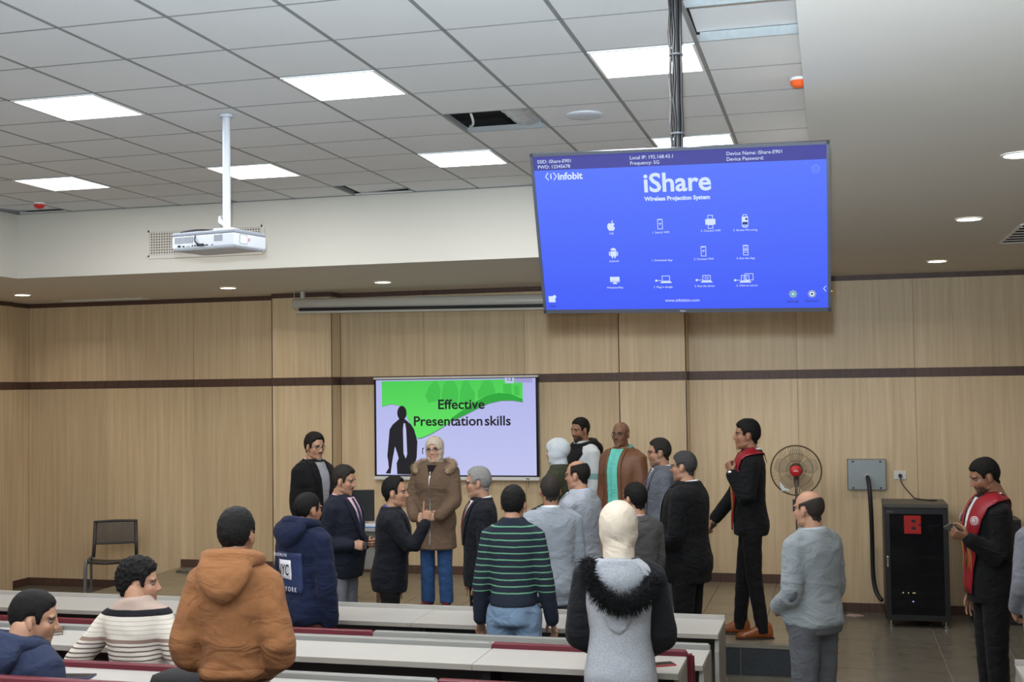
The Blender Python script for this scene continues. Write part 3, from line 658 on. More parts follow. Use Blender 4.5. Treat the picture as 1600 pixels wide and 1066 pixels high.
# ---- equipment rack
rk = thing('equipment_rack', 'black network cabinet with glass door and red letter badge', 'rack', (.777, 12.78, 0))
m_rk = mat('rack_black', srgb(30, 31, 33), .4, .06); m_rt = mat('rack_top', srgb(84, 80, 74), .5, .15, 8); m_chr = mat('chrome', srgb(200, 200, 200), .15, .02, metal=1)
w = .303
put('carcass', Geo().box(-w, -w+.02, .012, .55, .07, 1.19).box(w-.02, w, .012, .55, .07, 1.19).box(-w, w, .53, .55, .07, 1.19).box(-w, w, .012, .55, .07, .10).box(-w, w, .012, .55, 1.17, 1.19), m_rk, rk)
bevelled(put('top_cover', Geo().box(-w-.003, w+.003, -.005, .555, 1.19, 1.229), m_rt, rk), .004)
put('door_frame', Geo().box(-w, -w+.05, -.008, .01, .075, 1.185).box(w-.05, w, -.008, .01, .075, 1.185).box(-w+.05, w-.05, -.008, .01, .075, .13).box(-w+.05, w-.05, -.008, .01, 1.13, 1.185), m_rk, rk)
gl = bpy.data.materials.new('smoked_glass'); gl.use_nodes = True; MATS['smoked_glass'] = gl
bb = gl.node_tree.nodes['Principled BSDF']; bb.inputs['Base Color'].default_value = (.015, .015, .018, 1); bb.inputs['Roughness'].default_value = .06; bb.inputs['Alpha'].default_value = .55; bb.inputs['Specular IOR Level'].default_value = .25
put('door_glass', Geo().box(-w+.05, w-.05, -.003, .003, .13, 1.13), gl, rk)
bevelled(put('handle', Geo().box(-w+.012, -w+.034, -.02, -.008, .60, .71), m_chr, rk), .004)
for x in (-.26, .26):
    for y in (.05, .5): put('foot', Geo().cyl((x, y, .012), .026, .024).cyl((x, y, .045), .012, .05), m_chr, rk)
for z0, z1, m in ((.93, .99, m_black), (.80, .86, m_rk), (.66, .72, m_black), (.50, .53, m_rk), (.30, .36, m_black), (.20, .27, m_black)):
    put('rack_unit', Geo().box(-w+.055, w-.055, .05, .35, z0, z1), m, rk)
put('unit_faceplate', Geo().box(.03, .17, .044, .05, .695, .71), mat('blue_grey_metal', srgb(108, 118, 130), .4), rk)
put('unit_faceplate', Geo().box(.10, .22, .044, .05, 1.00, 1.02), mat('blue_grey_metal', srgb(108, 118, 130), .4), rk)
put('unit_faceplate', Geo().box(.03, .10, .044, .05, .51, .53), mat('grey_tie', srgb(90, 90, 95), .4), rk)
put('patch_cord', Geo().tube(bez((.12, .04, 1.0), (.15, .02, .95), (.15, .02, .92), (.17, .04, .87)), .004, 6), m_rail, rk)
put('patch_cord', Geo().tube(bez((.09, .04, .53), (.12, .02, .55), (.17, .02, .50), (.21, .04, .545)), .004, 6), m_rail, rk)
for x in (-.14, -.09, -.045, -.03): put('status_led', Geo().box(x, x+.008, .043, .05, .335, .345), emat('led_warm', (1, .8, .4), 3/EX), rk)
put('status_led', Geo().box(-.05, -.035, .043, .05, .25, .26), emat('led_blue', (.5, .6, 1), 4/EX), rk)
lg = put('badge', Geo().box(-.115, .045, -.0065, -.0035, .935, 1.115), mat('red_sticker', srgb(178, 24, 22), .5, .04), rk)
for z0, z1 in ((.975, 1.003), (1.045, 1.073)): put('badge_hole', Geo().box(-.045, -.005, -.0072, -.006, z0, z1), m_black, lg)
put('badge_notch', Geo().box(.02, .046, -.0072, -.006, 1.015, 1.032), m_black, lg)
put('maker_plate', Geo().box(-w+.02, -w+.085, -.009, -.006, 1.142, 1.160), m_rt, rk)
# junction box, outlet, leads
jb = thing('junction_box', 'grey steel junction box fixed to the wall with a thick black lead', 'electrical box', (.335, YW, 1.463))
m_gs = mat('grey_enamel', srgb(150, 158, 160), .35, .06, 10, metal=.1)
bevelled(put('cover', Geo().box(-.195, .195, -.06, -.004, -.16, .16), m_gs, jb), .006)
put('back_plate', Geo().box(-.2, .2, -.006, 0, -.165, .165), m_post, jb)
for x in (-.14, .14):
    for z in (-.14, .14): put('screw', Geo().cyl((x, -.062, z), .011, .006, 12, 'y'), m_post, jb)
put('gland', Geo().cyl((.005, -.07, -.02), .026, .03, 16, 'y'), m_lb, jb)
tag(put('power_lead', Geo().tube(bez((.34, 13.47, 1.443), (.36, 13.30, 1.40), (.37, 13.36, 1.0), (.37, 13.40, .75), 12)+bez((.37, 13.40, .75), (.37, 13.42, .42), (.36, 13.40, .25), (.447, 13.32, .18), 14)[1:], .023, 12), m_black), 'thick black power lead hanging from the junction box into the rack', 'cable')
ot = thing('wall_outlet', 'white wall socket with a black plug above the rack', 'outlet', (.676, YW, 1.457))
bevelled(put('plate', Geo().box(-.062, .062, -.012, 0, -.045, .045), m_lb, ot), .004)
tag(put('plug_lead', Geo().cyl((.676, YW-.03, 1.452), .02, .04, 16, 'y').tube(bez((.676, YW-.045, 1.445), (.67, YW-.06, 1.36), (.74, YW-.1, 1.31), (.80, 13.35, 1.235), 18)+[(.85, 13.2, 1.238), (.93, 13.1, 1.236), (1.0, 13.12, 1.236)], .006, 8), m_black), 'thin black plug lead from the wall socket onto the rack', 'cable')
cb = thing('floor_cabinet', 'dark upright cabinet by the wall to the right of the rack', 'cabinet', (1.56, 13.3, 0))
put('body', Geo().box(-.235, .235, -.2, .2, .03, 1.05), m_post, cb); put('door', Geo().box(-.22, .22, -.212, -.2, .06, 1.03), m_rk, cb); put('plinth', Geo().box(-.22, .22, -.18, .19, 0, .03), m_black, cb)
put('door_handle', Geo().box(-.19, -.175, -.232, -.212, .5, .62), m_chr, cb)
# litter on the floor
tag(put('paper_scrap', Geo().prism([(-.09, -.03), (.02, -.06), (.1, -.01), (.05, .04), (-.05, .045)], 0.001, .012, 'z'), mat('crumpled_paper', srgb(196, 170, 165), .8, .3, 40), None, (.17, 13.33, 0)), 'crumpled pink and white paper scrap by the skirting', 'paper')

# ---- pedestal fan
fn = thing('pedestal_fan', 'pedestal fan with round wire guard and red hub', 'fan', (-.38, 12.92, PZ))
m_wire = mat('bronze_wire', srgb(96, 82, 66), .4, .05, metal=.4); m_bl = mat('smoky_blade', srgb(150, 142, 126), .15, .05); m_bl.node_tree.nodes['Principled BSDF'].inputs['Alpha'].default_value = .16
hz = 1.55-PZ
put('base', Geo().loft([[(r_*math.cos(2*math.pi*k/28), r_*math.sin(2*math.pi*k/28), z) for k in range(28)] for r_, z in ((.2, 0), (.2, .015), (.12, .035), (.03, .06))]), m_post, fn)
put('pole', Geo().tube([(0, 0, .03), (0, 0, hz-.1)], .016, 14, False), m_chr, fn)
put('neck', Geo().tube([(0, .02, hz-.16), (0, .03, hz-.05)], [.024, .03], 12), m_post, fn)
put('motor', Geo().ell((0, .1, hz), (.07, .1, .07)), m_post, fn)
gd = put('guard', Geo().tube([(.255*math.cos(2*math.pi*k/48), -.02, hz+.255*math.sin(2*math.pi*k/48)) for k in range(49)], .007, 8, False), m_wire, fn)
for s, nm in ((-1, 'front_wires'), (1, 'rear_wires')):
    g = Geo()
    for k in range(60):
        a = 2*math.pi*k/60
        g.tube([(r_*math.cos(a+.25*(1-r_/.25)), -.02+s*d, hz+r_*math.sin(a+.25*(1-r_/.25))) for r_, d in ((.25, 0.0), (.235, .05), (.16, .075), (.05, .085))], .0011, 4, False)
    for r_ in (.1, .17): g.tube([(r_*math.cos(2*math.pi*k/36), -.02+s*.076, hz+r_*math.sin(2*math.pi*k/36)) for k in range(37)], .0014, 4, False)
    put(nm, g, m_wire, gd)['kind'] = 'stuff'
for k in range(5):
    g = Geo(); a0 = 2*math.pi*k/5+.3; V = []; F = []
    for i in range(7):
        r_ = .04+.185*i/6; wd = .30+.75*math.sin(math.pi*(i+.6)/7.2)
        for j in range(5):
            a = a0+wd*(j/4-.5); V.append((r_*math.cos(a), -.02+.03*(j/4-.5), hz+r_*math.sin(a)))
    for i in range(6):
        for j in range(4): F.append((i*5+j, i*5+j+1, i*5+6+j, i*5+5+j))
    g.add(V, F); o = put('blade', g.mesh('blade', True), m_bl, fn); md = o.modifiers.new('s', 'SOLIDIFY'); md.thickness = .003
put('hub', Geo().ell((0, -.105, hz), (.058, .03, .058), 20, 11), mat('red_plastic', srgb(205, 40, 44), .35), fn)
put('hub_mark', Geo().box(-.024, .024, -.137, -.134, hz-.004, hz+.004), m_lb, fn)
put('switch_box', Geo().box(-.04, .04, -.05, .03, hz-.42, hz-.30), m_post, fn)
put('plastic_bag', Geo().tube([(-.16, -.112, hz-.12), (-.13, -.118, hz-.19), (-.07, -.112, hz-.2)], [.006, .022, .01], 8, True, .3), mat('clear_wrap', srgb(220, 224, 228), .2, .1), fn)

# ---- stacking chair by the left wall
ch = thing('stacking_chair', 'dark mesh-back stacking chair with grey legs by the left wall', 'chair', (-8.36, 12.92, 0), rad(26))
m_cp = mat('charcoal_plastic', srgb(58, 54, 52), .4, .05); m_cl = mat('grey_tube', srgb(128, 132, 138), .35, .05, metal=.5)
for s in (-1, 1):
    put('leg', Geo().tube([(s*.27, -.22, .47), (s*.28, -.23, .40), (s*.285, -.25, .0)], .02, 10), m_cl, ch)
    put('leg', Geo().tube([(s*.27, .18, .47), (s*.28, .22, .40), (s*.28, .27, .0)], .016, 10), m_cl, ch)
    put('armless_rail', Geo().tube([(s*.27, -.22, .47), (s*.27, .18, .47)], .016, 10), m_cl, ch)
g = Geo(); rr = []
for k in range(9):
    y = -.25+.47*k/8; z = .455+.02*math.cos(k/8*math.pi*1.2)
    rr.append([(-.255+.51*i/8, y, z-.02*math.sin(math.pi*i/8)+.0) for i in range(9)]+[(-.255+.51*i/8, y, z-.03-.02*math.sin(math.pi*i/8)) for i in range(8, -1, -1)])
g.loft(rr); put('seat', g.mesh('seat', True), m_cp, ch)
bk = Geo()
for s in (-1, 1): bk.tube([(s*.25, .20, .46), (s*.243, .24, .62), (s*.235, .27, .89)], .021, 10, False, .7)
bk.tube([(-.235, .27, .88), (0, .285, .885), (.235, .27, .88)], .021, 10, True, .7); bk.tube([(-.243, .238, .62), (0, .255, .615), (.243, .238, .62)], .018, 10, True, .7)
fr = put('back_frame', bk.mesh('back_frame', True), m_cp, ch)
g = Geo()
for k in range(40):
    x = -.225+.45*k/39; g.box(x-.0028, x+.0028, .246, .256, .63, .885)
for k in range(22):
    z = .632+.25*k/21; g.box(-.225, .225, .247, .257, z-.003, z+.003)
mb = put('mesh_back', g, m_cp, ch); mb['kind'] = 'stuff'; mb.data.transform(Matrix.Translation((0, .24, .62)) @ Matrix.Rotation(rad(-6), 4, 'X') @ Matrix.Translation((0, -.24, -.62)))
# cloth heap on the stage corner
tag(put('grey_cloth', Geo().loft([[(x, -.1*s, 0), (x, -.05*s, .05*s), (x, .03*s, .06*s), (x, .12*s, .012)] for x, s in ((-.32, .3), (-.2, .8), (0, 1), (.2, 1.1), (.35, .5))]).mesh('grey_cloth', True), mat('grey_fabric', srgb(110, 106, 98), .9, .1, 30, .4, 200), None, (-7.35, 13.2, PZ)), 'folded grey cloth lying on the left end of the stage', 'cloth')

# ---- lecturer's desk on the stage
dk = thing('lecturer_desk', 'white lecturer desk on the stage behind the two navy suits', 'desk', (-4.95, 11.75, PZ))
put('top', Geo().box(-.6, .55, -.3, .3, .745, .775), m_top, dk); put('front_panel', Geo().box(-.56, .52, -.24, -.22, .36, .745), m_rail, dk)
for x in (-.55, .50): 
    put('side_panel', Geo().box(x-.012, x+.012, -.24, .28, .36, .745), m_rail, dk)
    for y in (-.22, .26): put('leg', Geo().tube([(x, y, 0), (x, y, .36)], .018, 10, False), mat('brown_leg', srgb(92, 66, 48), .5), dk)
mn = thing('computer_monitor', 'black monitor seen from behind on the lecturer desk', 'monitor', (-4.78, 11.70, PZ+.775), rad(14))
bevelled(put('housing', Geo().box(-.13, .22, -.03, .0, .04, .36), m_black, mn), .006); put('stand', Geo().box(.0, .08, -.0, .03, .015, .16), m_black, mn); put('foot', Geo().box(-.06, .14, -.07, .1, 0, .015), m_black, mn)
for k, (dx, lb, c) in enumerate(((0, 'blue printed folder on the lecturer desk', srgb(72, 120, 190)), (.02, 'white paper stack on top of the blue folder', srgb(225, 228, 232)))):
    tag(put('folder' if k == 0 else 'paper_stack', Geo().box(-.13, .13, -.09, .09, 0, .014), mat('folder_%d' % k, c, .5), None, (-4.52+dx, 11.56, PZ+.775+.0145*k)), lb, 'folder' if k == 0 else 'paper')

# ---- small things on the desks
def phone(lb, loc, rz, c, name='phone', w=.036, l=.075, t=.008):
    o = thing(name, lb, 'phone', loc, rz)
    bevelled(put('body', Geo().box(-w, w, -l, l, 0, t), c, o), .003, 2); put('screen', Geo().box(-w+.004, w-.004, -l+.006, l-.006, t, t+.0006), m_blackg, o); return o
phone('navy phone in a case lying on the fourth row desk', (-3.62, 5.28, 1.0542), rad(-78), mat('navy_case', srgb(44, 52, 88), .4), l=.085, w=.045)
nb = thing('notebook', 'brown notebook lying on the third row desk', 'notebook', (-4.55, 6.29, 1.0302), rad(-55))
put('cover', Geo().box(-.09, .09, -.12, .12, 0, .004).box(-.09, .09, -.12, .12, .016, .02), mat('brown_leather', srgb(92, 66, 48), .5), nb); put('pages', Geo().box(-.086, .086, -.117, .117, .004, .016), m_top, nb)
phone('pink and black phone case on the third row desk beside the grey vest', (-.875, 6.2, 1.0302), rad(-60), mat('coral_case', srgb(190, 62, 72), .45))
bg = thing('backpack', 'black bag with a lime stripe on the fourth row desk', 'bag', (-2.98, 5.26, 1.0542), rad(12))
g = Geo(); g.loft([[(.2*s*math.cos(2*math.pi*k/18), .12*s*math.sin(2*math.pi*k/18), z) for k in range(18)] for s, z in ((.9, 0), (1, .02), (.95, .045), (.6, .07), (.2, .08))]); put('body', g.mesh('body', True), mat('black_fabric', srgb(24, 24, 26), .8, .1, 30, .4, 200), bg)
put('lime_stripe', Geo().tube([(-.10, -.113, .03), (0, -.121, .034), (.10, -.113, .03)], .004, 6), mat('lime_trim', srgb(190, 205, 40), .5), bg)

# ============================================================ PEOPLE
def remesh(geo, voxel, smooth=4, wrinkle=0.0, wscale=6.0, seed=0.0):
    """union of closed shapes -> one continuous smoothed surface (numpy verts, list of faces)"""
    me = geo.mesh('tmp'); ob = bpy.data.objects.new('tmp', me); TMP.collection.objects.link(ob)
    md = ob.modifiers.new('r', 'REMESH'); md.mode = 'VOXEL'; md.voxel_size = voxel; md.adaptivity = 0
    ev = ob.evaluated_get(tmp_dg()); m2 = bpy.data.meshes.new_from_object(ev)
    V = np.empty(len(m2.vertices)*3); m2.vertices.foreach_get('co', V); V = V.reshape(-1, 3)
    E = np.empty(len(m2.edges)*2, dtype=np.int64); m2.edges.foreach_get('vertices', E); E = E.reshape(-1, 2)
    F = [tuple(p.vertices) for p in m2.polygons]
    bpy.data.objects.remove(ob); bpy.data.meshes.remove(me); bpy.data.meshes.remove(m2)
    V = lap(V, E, smooth)
    if wrinkle:
        N = vnormals(V, F); d = np.empty(len(V))
        for i, p in enumerate(V):
            a = noise.noise((p[0]*wscale+seed, p[1]*wscale+seed, p[2]*wscale*1.6)); b = noise.noise((p[0]*wscale*2.4, p[1]*wscale*2.4+seed, p[2]*wscale*3.2))
            d[i] = 0.65*(1-abs(a)*2.2)+0.5*b
        V = V+N*(d*wrinkle)[:, None]
    return V, F
def lap(V, E, it, f=0.5):
    n = len(V); deg = np.bincount(E.ravel(), minlength=n).astype(float); deg[deg == 0] = 1
    for _ in range(it):
        S = np.stack([np.bincount(E[:, 0], V[E[:, 1], k], n)+np.bincount(E[:, 1], V[E[:, 0], k], n) for k in range(3)], 1)/deg[:, None]
        V = V*(1-f)+S*f
    return V
def vnormals(V, F):
    N = np.zeros_like(V)
    for L in (3, 4):
        A = np.array([f for f in F if len(f) == L])
        if len(A) == 0: continue
        c = np.cross(V[A[:, 2]]-V[A[:, 0]], V[A[:, 3 if L == 4 else 1]]-V[A[:, 1 if L == 4 else 0]])
        if L == 3: c = np.cross(V[A[:, 1]]-V[A[:, 0]], V[A[:, 2]]-V[A[:, 0]])
        for k in range(L): np.add.at(N, A[:, k], c)
    return N/(np.linalg.norm(N, axis=1)[:, None]+1e-12)
def edges_of(F):
    s = set()
    for f in F:
        for i in range(len(f)):
            a, b = f[i], f[(i+1) % len(f)]; s.add((a, b) if a < b else (b, a))
    return np.array(sorted(s))
def vmesh(name, V, F, m, col=None, smooth=True):
    me = bpy.data.meshes.new(name); me.from_pydata([tuple(p) for p in V], [], F); me.update()
    if smooth: me.shade_smooth()
    if col is not None:
        at = me.color_attributes.new('col', 'FLOAT_COLOR', 'POINT')
        c4 = np.ones((len(V), 4)); c4[:, :3] = col; at.data.foreach_set('color', c4.ravel())
    me.materials.append(m); return me
sstep = lambda x, a, b: (lambda t: t*t*(3-2*t))(np.clip((x-a)/(b-a), 0, 1))

# ---- head template (chin to crown .235, centre between them, face towards +y)
def head_template():
    g = Geo()
    g.ell((0, -.012, .029), (.0720, .0935, .0885), 24, 16); g.ell((0, .026, -.020), (.0625, .0635, .080), 20, 14)
    g.ell((0, .028, -.07), (.0515, .052, .042), 18, 12); g.ell((0, .066, -.097), (.022, .018, .0185))
    g.tube([(0, .082, .022), (0, .090, .0), (0, .0985, -.020)], [.0070, .0082, .0108], 10); 
    for s in (-1, 1):
        g.ell((s*.0105, .0915, -.0245), (.0078, .010, .0068)); g.ell((s*.040, .052, -.018), (.020, .026, .026)); g.ell((s*.026, .0725, .0275), (.027, .014, .0085))
        g.ell((s*.0765, -.010, -.010), (.0075, .018, .029), 12, 9, Matrix.Rotation(s*rad(-14), 3, 'Z') @ Matrix.Rotation(rad(10), 3, 'X'))
        g.ell((s*.042, .012, -.066), (.016, .034, .022))
    g.ell((0, .0800, -.0535), (.0205, .0080, .0062)); g.ell((0, .0785, -.0640), (.0180, .0085, .0065)); g.ell((0, .070, -.080), (.026, .012, .020))
    g.tube([(0, -.020, -.055), (0, -.034, -.125), (0, -.042, -.18)], [.055, .053, .053], 16)
    V, F = remesh(g, .0046, 4)
    for s in (-1, 1):
        d2 = ((V[:, 0]-s*.031)/.016)**2+((V[:, 2]-.0085)/.011)**2
        V[:, 1] -= np.where(V[:, 1] > .03, .009*np.exp(-d2), 0)
    m = ((V[:, 0])/.03)**2+((V[:, 2]+.0590)/.0022)**2; V[:, 1] -= np.where(V[:, 1] > .05, .004*np.exp(-m), 0)
    e = Geo()
    for s in (-1, 1): e.ell((s*.031, .0675, .0075), (.0120, .0120, .0075), 12, 8)
    return V, F, np.array(e.v), e.f
HV, HF, EYV, EYF = head_template(); HN = vnormals(HV, HF); HE = edges_of(HF)
def hairline(style):
    """threshold height as a function of depth y; hair grows above it"""
    base = [(-.12, -.072), (-.085, -.078), (-.055, -.062), (-.034, -.022), (-.028, .022), (.008, .024), (.016, -.006), (.030, -.004), (.036, .034), (.052, .056), (.075, .068), (.12, .072)]
    if style == 'receding': base = base[:8]+[(.034, .05), (.042, .085), (.06, .098), (.12, .105)]
    if style == 'high': base = base[:8]+[(.036, .04), (.05, .066), (.075, .080), (.12, .082)]
    return base
def hair_factor(style):
    b = hairline(style); zt = np.interp(HV[:, 1], [p[0] for p in b], [p[1] for p in b])
    f = sstep(HV[:, 2]-zt+.006*np.sin(HV[:, 0]*170)*np.cos(HV[:, 1]*120), -.003, .018)
    ear = ((HV[:, 1]+.010)/.026)**2+((HV[:, 2]+.008)/.034)**2 < 1
    f[ear & (np.abs(HV[:, 0]) > .066)] = 0
    if style == 'bald': f *= 1-sstep(HV[:, 2]+.35*(HV[:, 1]+.02), .044, .062)
    if style == 'crown': f *= 1-sstep(HV[:, 2]+.15*(HV[:, 1]), .070, .092)
    if style in ('bald', 'crown'): f *= 1-sstep(HV[:, 1], .018, .032)
    if style == 'stubble': f *= 1-sstep(HV[:, 2]+.3*HV[:, 1], .040, .060)
    return f
def hair_mesh(style, thick, top=0.0, curl=0.0, part=0.0):
    f = hair_factor(style); th = thick*(1+top*sstep(HV[:, 2], .02, .11)+.25*sstep(-HV[:, 1], .02, .10))
    d = f*th-.0022
    if curl:
        for i in np.nonzero(f > .02)[0]:
            p = HV[i]; d[i] += f[i]*curl*(noise.noise(p*70)+.6*noise.noise(p*150))
    else:
        for i in np.nonzero(f > .02)[0]:
            p = HV[i]; d[i] += f[i]*thick*.18*noise.noise((p[0]*60, p[1]*22, p[2]*60))
    V = HV+HN*d[:, None]; V[:, 2] += f*thick*.35*sstep(HV[:, 2], .04, .11)
    keep = [q for q in HF if min(f[i] for i in q) > .015]
    idx = sorted({i for q in keep for i in q}); mp = {k: n for n, k in enumerate(idx)}
    return V[idx], [tuple(mp[i] for i in q) for q in keep]
def head_colors(skin, hair, brows=1.0, beard=0.0, moustache=0.0, lips=(.42, .16, .13), style='none', shade=0.0):
    skin = np.array(skin); hair = np.array(hair); C = np.tile(skin, (len(HV), 1)); x, y, z = HV.T
    mixc = lambda C, w, c: C*(1-w[:, None])+np.array(c)*w[:, None]
    C = mixc(C, .35*np.exp(-(((np.abs(x)-.042)/.022)**2+((z+.022)/.022)**2))*(y > .03), skin*np.array([1.15, .85, .8]))
    if beard:
        w = sstep(y+.9*(-z-.03), .045, .075)*sstep(-z, .030, .052)*sstep(z, -.145, -.115)*(1-np.exp(-((x/.022)**2+((z+.058)/.010)**2)))
        C = mixc(C, beard*w, hair)
    if moustache:
        w = np.exp(-((x/.024)**4+((z+.0425)/.0065)**2))*(y > .06); C = mixc(C, np.clip(moustache*w*1.4, 0, 1), hair)
    wl = np.exp(-((x/.019)**4+((z+.0590)/.0090)**2))*(y > .065); C = mixc(C, .75*wl, np.array(lips)*skin.mean()/.30)
    wb = np.exp(-(((np.abs(x)-.031)/.018)**4+((z-.0285+.12*(np.abs(x)-.03)**1)/.0050)**2))*(y > .045); C = mixc(C, np.clip(brows*wb*1.3, 0, .95), hair*.9)
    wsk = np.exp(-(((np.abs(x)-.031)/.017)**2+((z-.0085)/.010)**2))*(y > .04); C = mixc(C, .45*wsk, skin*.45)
    if style != 'none':
        C = mixc(C, shade*hair_factor(style), hair)
    return C
# ---- hands: wrist at origin, fingers +z, palm faces +y, thumb on +x (left hand)
HANDS = {}
def hand_mesh(pose):
    if pose in HANDS: return HANDS[pose]
    curls = {'relaxed': [(18, 28, 16), (24, 32, 18), (28, 36, 20), (32, 40, 22)], 'point': [(2, 4, 2), (75, 92, 55), (80, 95, 60), (82, 95, 60)],
             'grip': [(50, 60, 35), (55, 62, 35), (58, 64, 38), (62, 66, 40)], 'fist': [(78, 92, 55), (80, 95, 55), (82, 95, 58), (84, 95, 60)], 'flat': [(6, 8, 5), (8, 10, 6), (10, 12, 8), (14, 14, 8)],
             'hold': [(32, 45, 25), (36, 50, 28), (42, 52, 30), (48, 55, 32)]}[pose]
    g = Geo()
    g.loft([[(w*math.cos(2*math.pi*k/14)+cx, t*math.sin(2*math.pi*k/14), z) for k in range(14)] for w, t, z, cx in ((.020, .016, -.03, 0), (.024, .0155, 0, 0), (.033, .0145, .025, .003), (.040, .0135, .06, .002), (.041, .012, .085, .0), (.036, .010, .094, 0))])
    for k, (x, ln) in enumerate(((.030, 1.0), (.0095, 1.1), (-.0115, 1.03), (-.0315, .82))):
        p = Vector((x, 0, .088-.004*abs(k-1))); a = 0; pts = [p.copy()-Vector((0, 0, .02)), p.copy()]; r = [.0095, .0092]
        sp = rad((k-1.3)*-3.5)
        for L, c in zip((.043*ln, .026*ln, .021*ln), curls[k]):
            a += rad(c); d = Vector((math.sin(sp)*math.cos(a), math.sin(a), math.cos(a)*math.cos(sp))); p = p+d*L; pts.append(p.copy()); r.append(r[-1]-.0009)
        g.tube(pts, r, 9)
    th = {'relaxed': [(.028, .006, .02), (.050, .018, .048), (.056, .028, .078), (.054, .036, .100)], 'point': [(.028, .008, .02), (.044, .026, .046), (.032, .042, .068), (.012, .046, .082)], 'fist': [(.028, .008, .02), (.044, .026, .046), (.032, .042, .068), (.012, .046, .082)],
          'grip': [(.028, .008, .02), (.048, .026, .042), (.046, .048, .066), (.036, .060, .086)], 'flat': [(.028, .004, .02), (.054, .008, .044), (.064, .012, .074), (.068, .014, .096)], 'hold': [(.028, .008, .02), (.050, .024, .044), (.052, .040, .072), (.046, .050, .094)]}[pose]
    g.tube(th, [.014, .0125, .0105, .0085], 10)
    HANDS[pose] = remesh(g, .0036, 2); return HANDS[pose]

TORSO = [(.455, .099, .074, -.002), (.49, .102, .080, -.006), (.53, .102, .080, -.006), (.575, .097, .074, -.002), (.62, .093, .070, .001), (.67, .098, .071, .002), (.72, .107, .074, .002), (.76, .112, .072, -.001), (.79, .115, .066, -.005), (.814, .110, .056, -.008), (.831, .088, .048, -.011), (.844, .055, .043, -.012), (.858, .039, .040, -.010)]
TORSO = [(z, rx*.925, ry*.97, oy) for z, rx, ry, oy in TORSO]
def sring(c, rx, ry, n=28, e=2.4):
    out = []
    for k in range(n):
        a = 2*math.pi*k/n; ca, sa = math.cos(a), math.sin(a)
        out.append((c[0]+rx*math.copysign(abs(ca)**(2/e), ca), c[1]+ry*math.copysign(abs(sa)**(2/e), sa), c[2]))
    return out
class Person:
    def __init__(s, label, loc, heading, h, skin, hair=(.012, .010, .009), w=1.0, d=1.0, belly=0.0, arms=None, legs=None, head=(0, 0, 0), lean=(0, 0), drop=0.0, hs=1.0, female=False, name='person', shoulders=1.0, hdz=0.0):
        s.h, s.w, s.d, s.belly, s.drop, s.sh = h, w, d, belly, drop, shoulders
        s.e = thing(name, label, 'person', loc, rad(heading)); s.loc = Vector(loc); s.hd = rad(heading)
        s.skin, s.hair = skin, hair; s.female = female; s.hs = hs*1.055
        s.arms = arms or {}; s.legs = legs
        s.LM = Matrix.Translation((0, 0, .50*h-drop)) @ Matrix.Rotation(rad(lean[1]), 4, 'Y') @ Matrix.Rotation(rad(-lean[0]), 4, 'X') @ Matrix.Translation((0, 0, -.50*h))
        # joints
        s.J = {}
        dflt = {'R': ((.14, -.04, -1), (.04, .14, -1), 'relaxed', None, None), 'L': ((.14, -.04, -1), (.04, .14, -1), 'relaxed', None, None)}
        for sd, sg in (('R', 1), ('L', -1)):
            a = list(s.arms.get(sd, dflt[sd])); a += [None]*(5-len(a))
            u = Vector((sg*a[0][0], a[0][1], a[0][2])).normalized(); f = Vector((sg*a[1][0], a[1][1], a[1][2])).normalized()
            S = Vector((sg*.097*h*w*s.sh, -.006*h, .797*h)); E_ = S+u*.178*h; W_ = E_+f*.150*h
            fd = Vector((sg*a[3][0], a[3][1], a[3][2])).normalized() if a[3] else f
            pn = Vector((sg*a[4][0], a[4][1], a[4][2])).normalized() if a[4] else Vector((-sg, 0, 0))
            s.J[sd] = (S, E_, W_, f, a[2] or 'relaxed', fd, pn)
        hp = .052*h
        if legs is None: legs = {'R': ((.055*h, 0, .285*h), (.058*h, -.01*h, .045*h)), 'L': ((-.055*h, 0, .285*h), (-.058*h, -.01*h, .045*h))}
        s.L = {}
        for sd, sg in (('R', 1), ('L', -1)): s.L[sd] = (Vector((sg*hp, -.002*h, .505*h-drop)), Vector(legs[sd][0]), Vector(legs[sd][1]))
        # head frame
        s.HM = Matrix.Translation((0, (.010-hdz*.6)*h, (.853+hdz)*h+.1175*s.hs-.004)) @ Matrix.Rotation(rad(head[0]), 4, 'Z') @ Matrix.Rotation(rad(head[1]), 4, 'X') @ Matrix.Rotation(rad(head[2]), 4, 'Y') @ Matrix.Scale(s.hs, 4)
        s.top = None
    def X(s, V, M=None):
        M = s.LM if M is None else s.LM @ M
        A = np.array([list(r) for r in M]); return V@A[:3, :3].T+A[:3, 3]
    def part(s, name, VF, m, col=None, parent=None, label=None):
        o = put(name, vmesh(name, VF[0], VF[1], m, col), None, parent or s.e)
        if label: o['label'] = label
        return o
    def rings(s, z0, z1, grow=0.0, flare=0.0):
        """torso rings between two height fractions"""
        zs = [t[0] for t in TORSO]; lv = sorted({z0, z1} | {z for z in zs if z0 < z < z1}); out = []
        for z in lv:
            rx, ry, oy = (np.interp(z, zs, [t[i] for t in TORSO]) for i in (1, 2, 3))
            if z < .455: rx += flare*(.455-z); ry += flare*(.455-z)
            f = s.w if z < .80 else s.w+(1-s.w)*min(1, (z-.80)/.05)
            if s.female:
                rx *= 1+.06*math.exp(-((z-.50)/.05)**2)-.05*math.exp(-((z-.63)/.05)**2)-.04*math.exp(-((z-.79)/.05)**2); ry *= 1+.10*math.exp(-((z-.73)/.035)**2); oy += .006*math.exp(-((z-.73)/.035)**2)
            bl = s.belly*math.exp(-((z-.60)/.075)**2)
            out.append(sring((0, (oy+bl*.5)*s.h, z*s.h), rx*f*s.h*(1+bl*1.5)+grow, (ry*s.d+bl*.5)*s.h+grow))
        return out
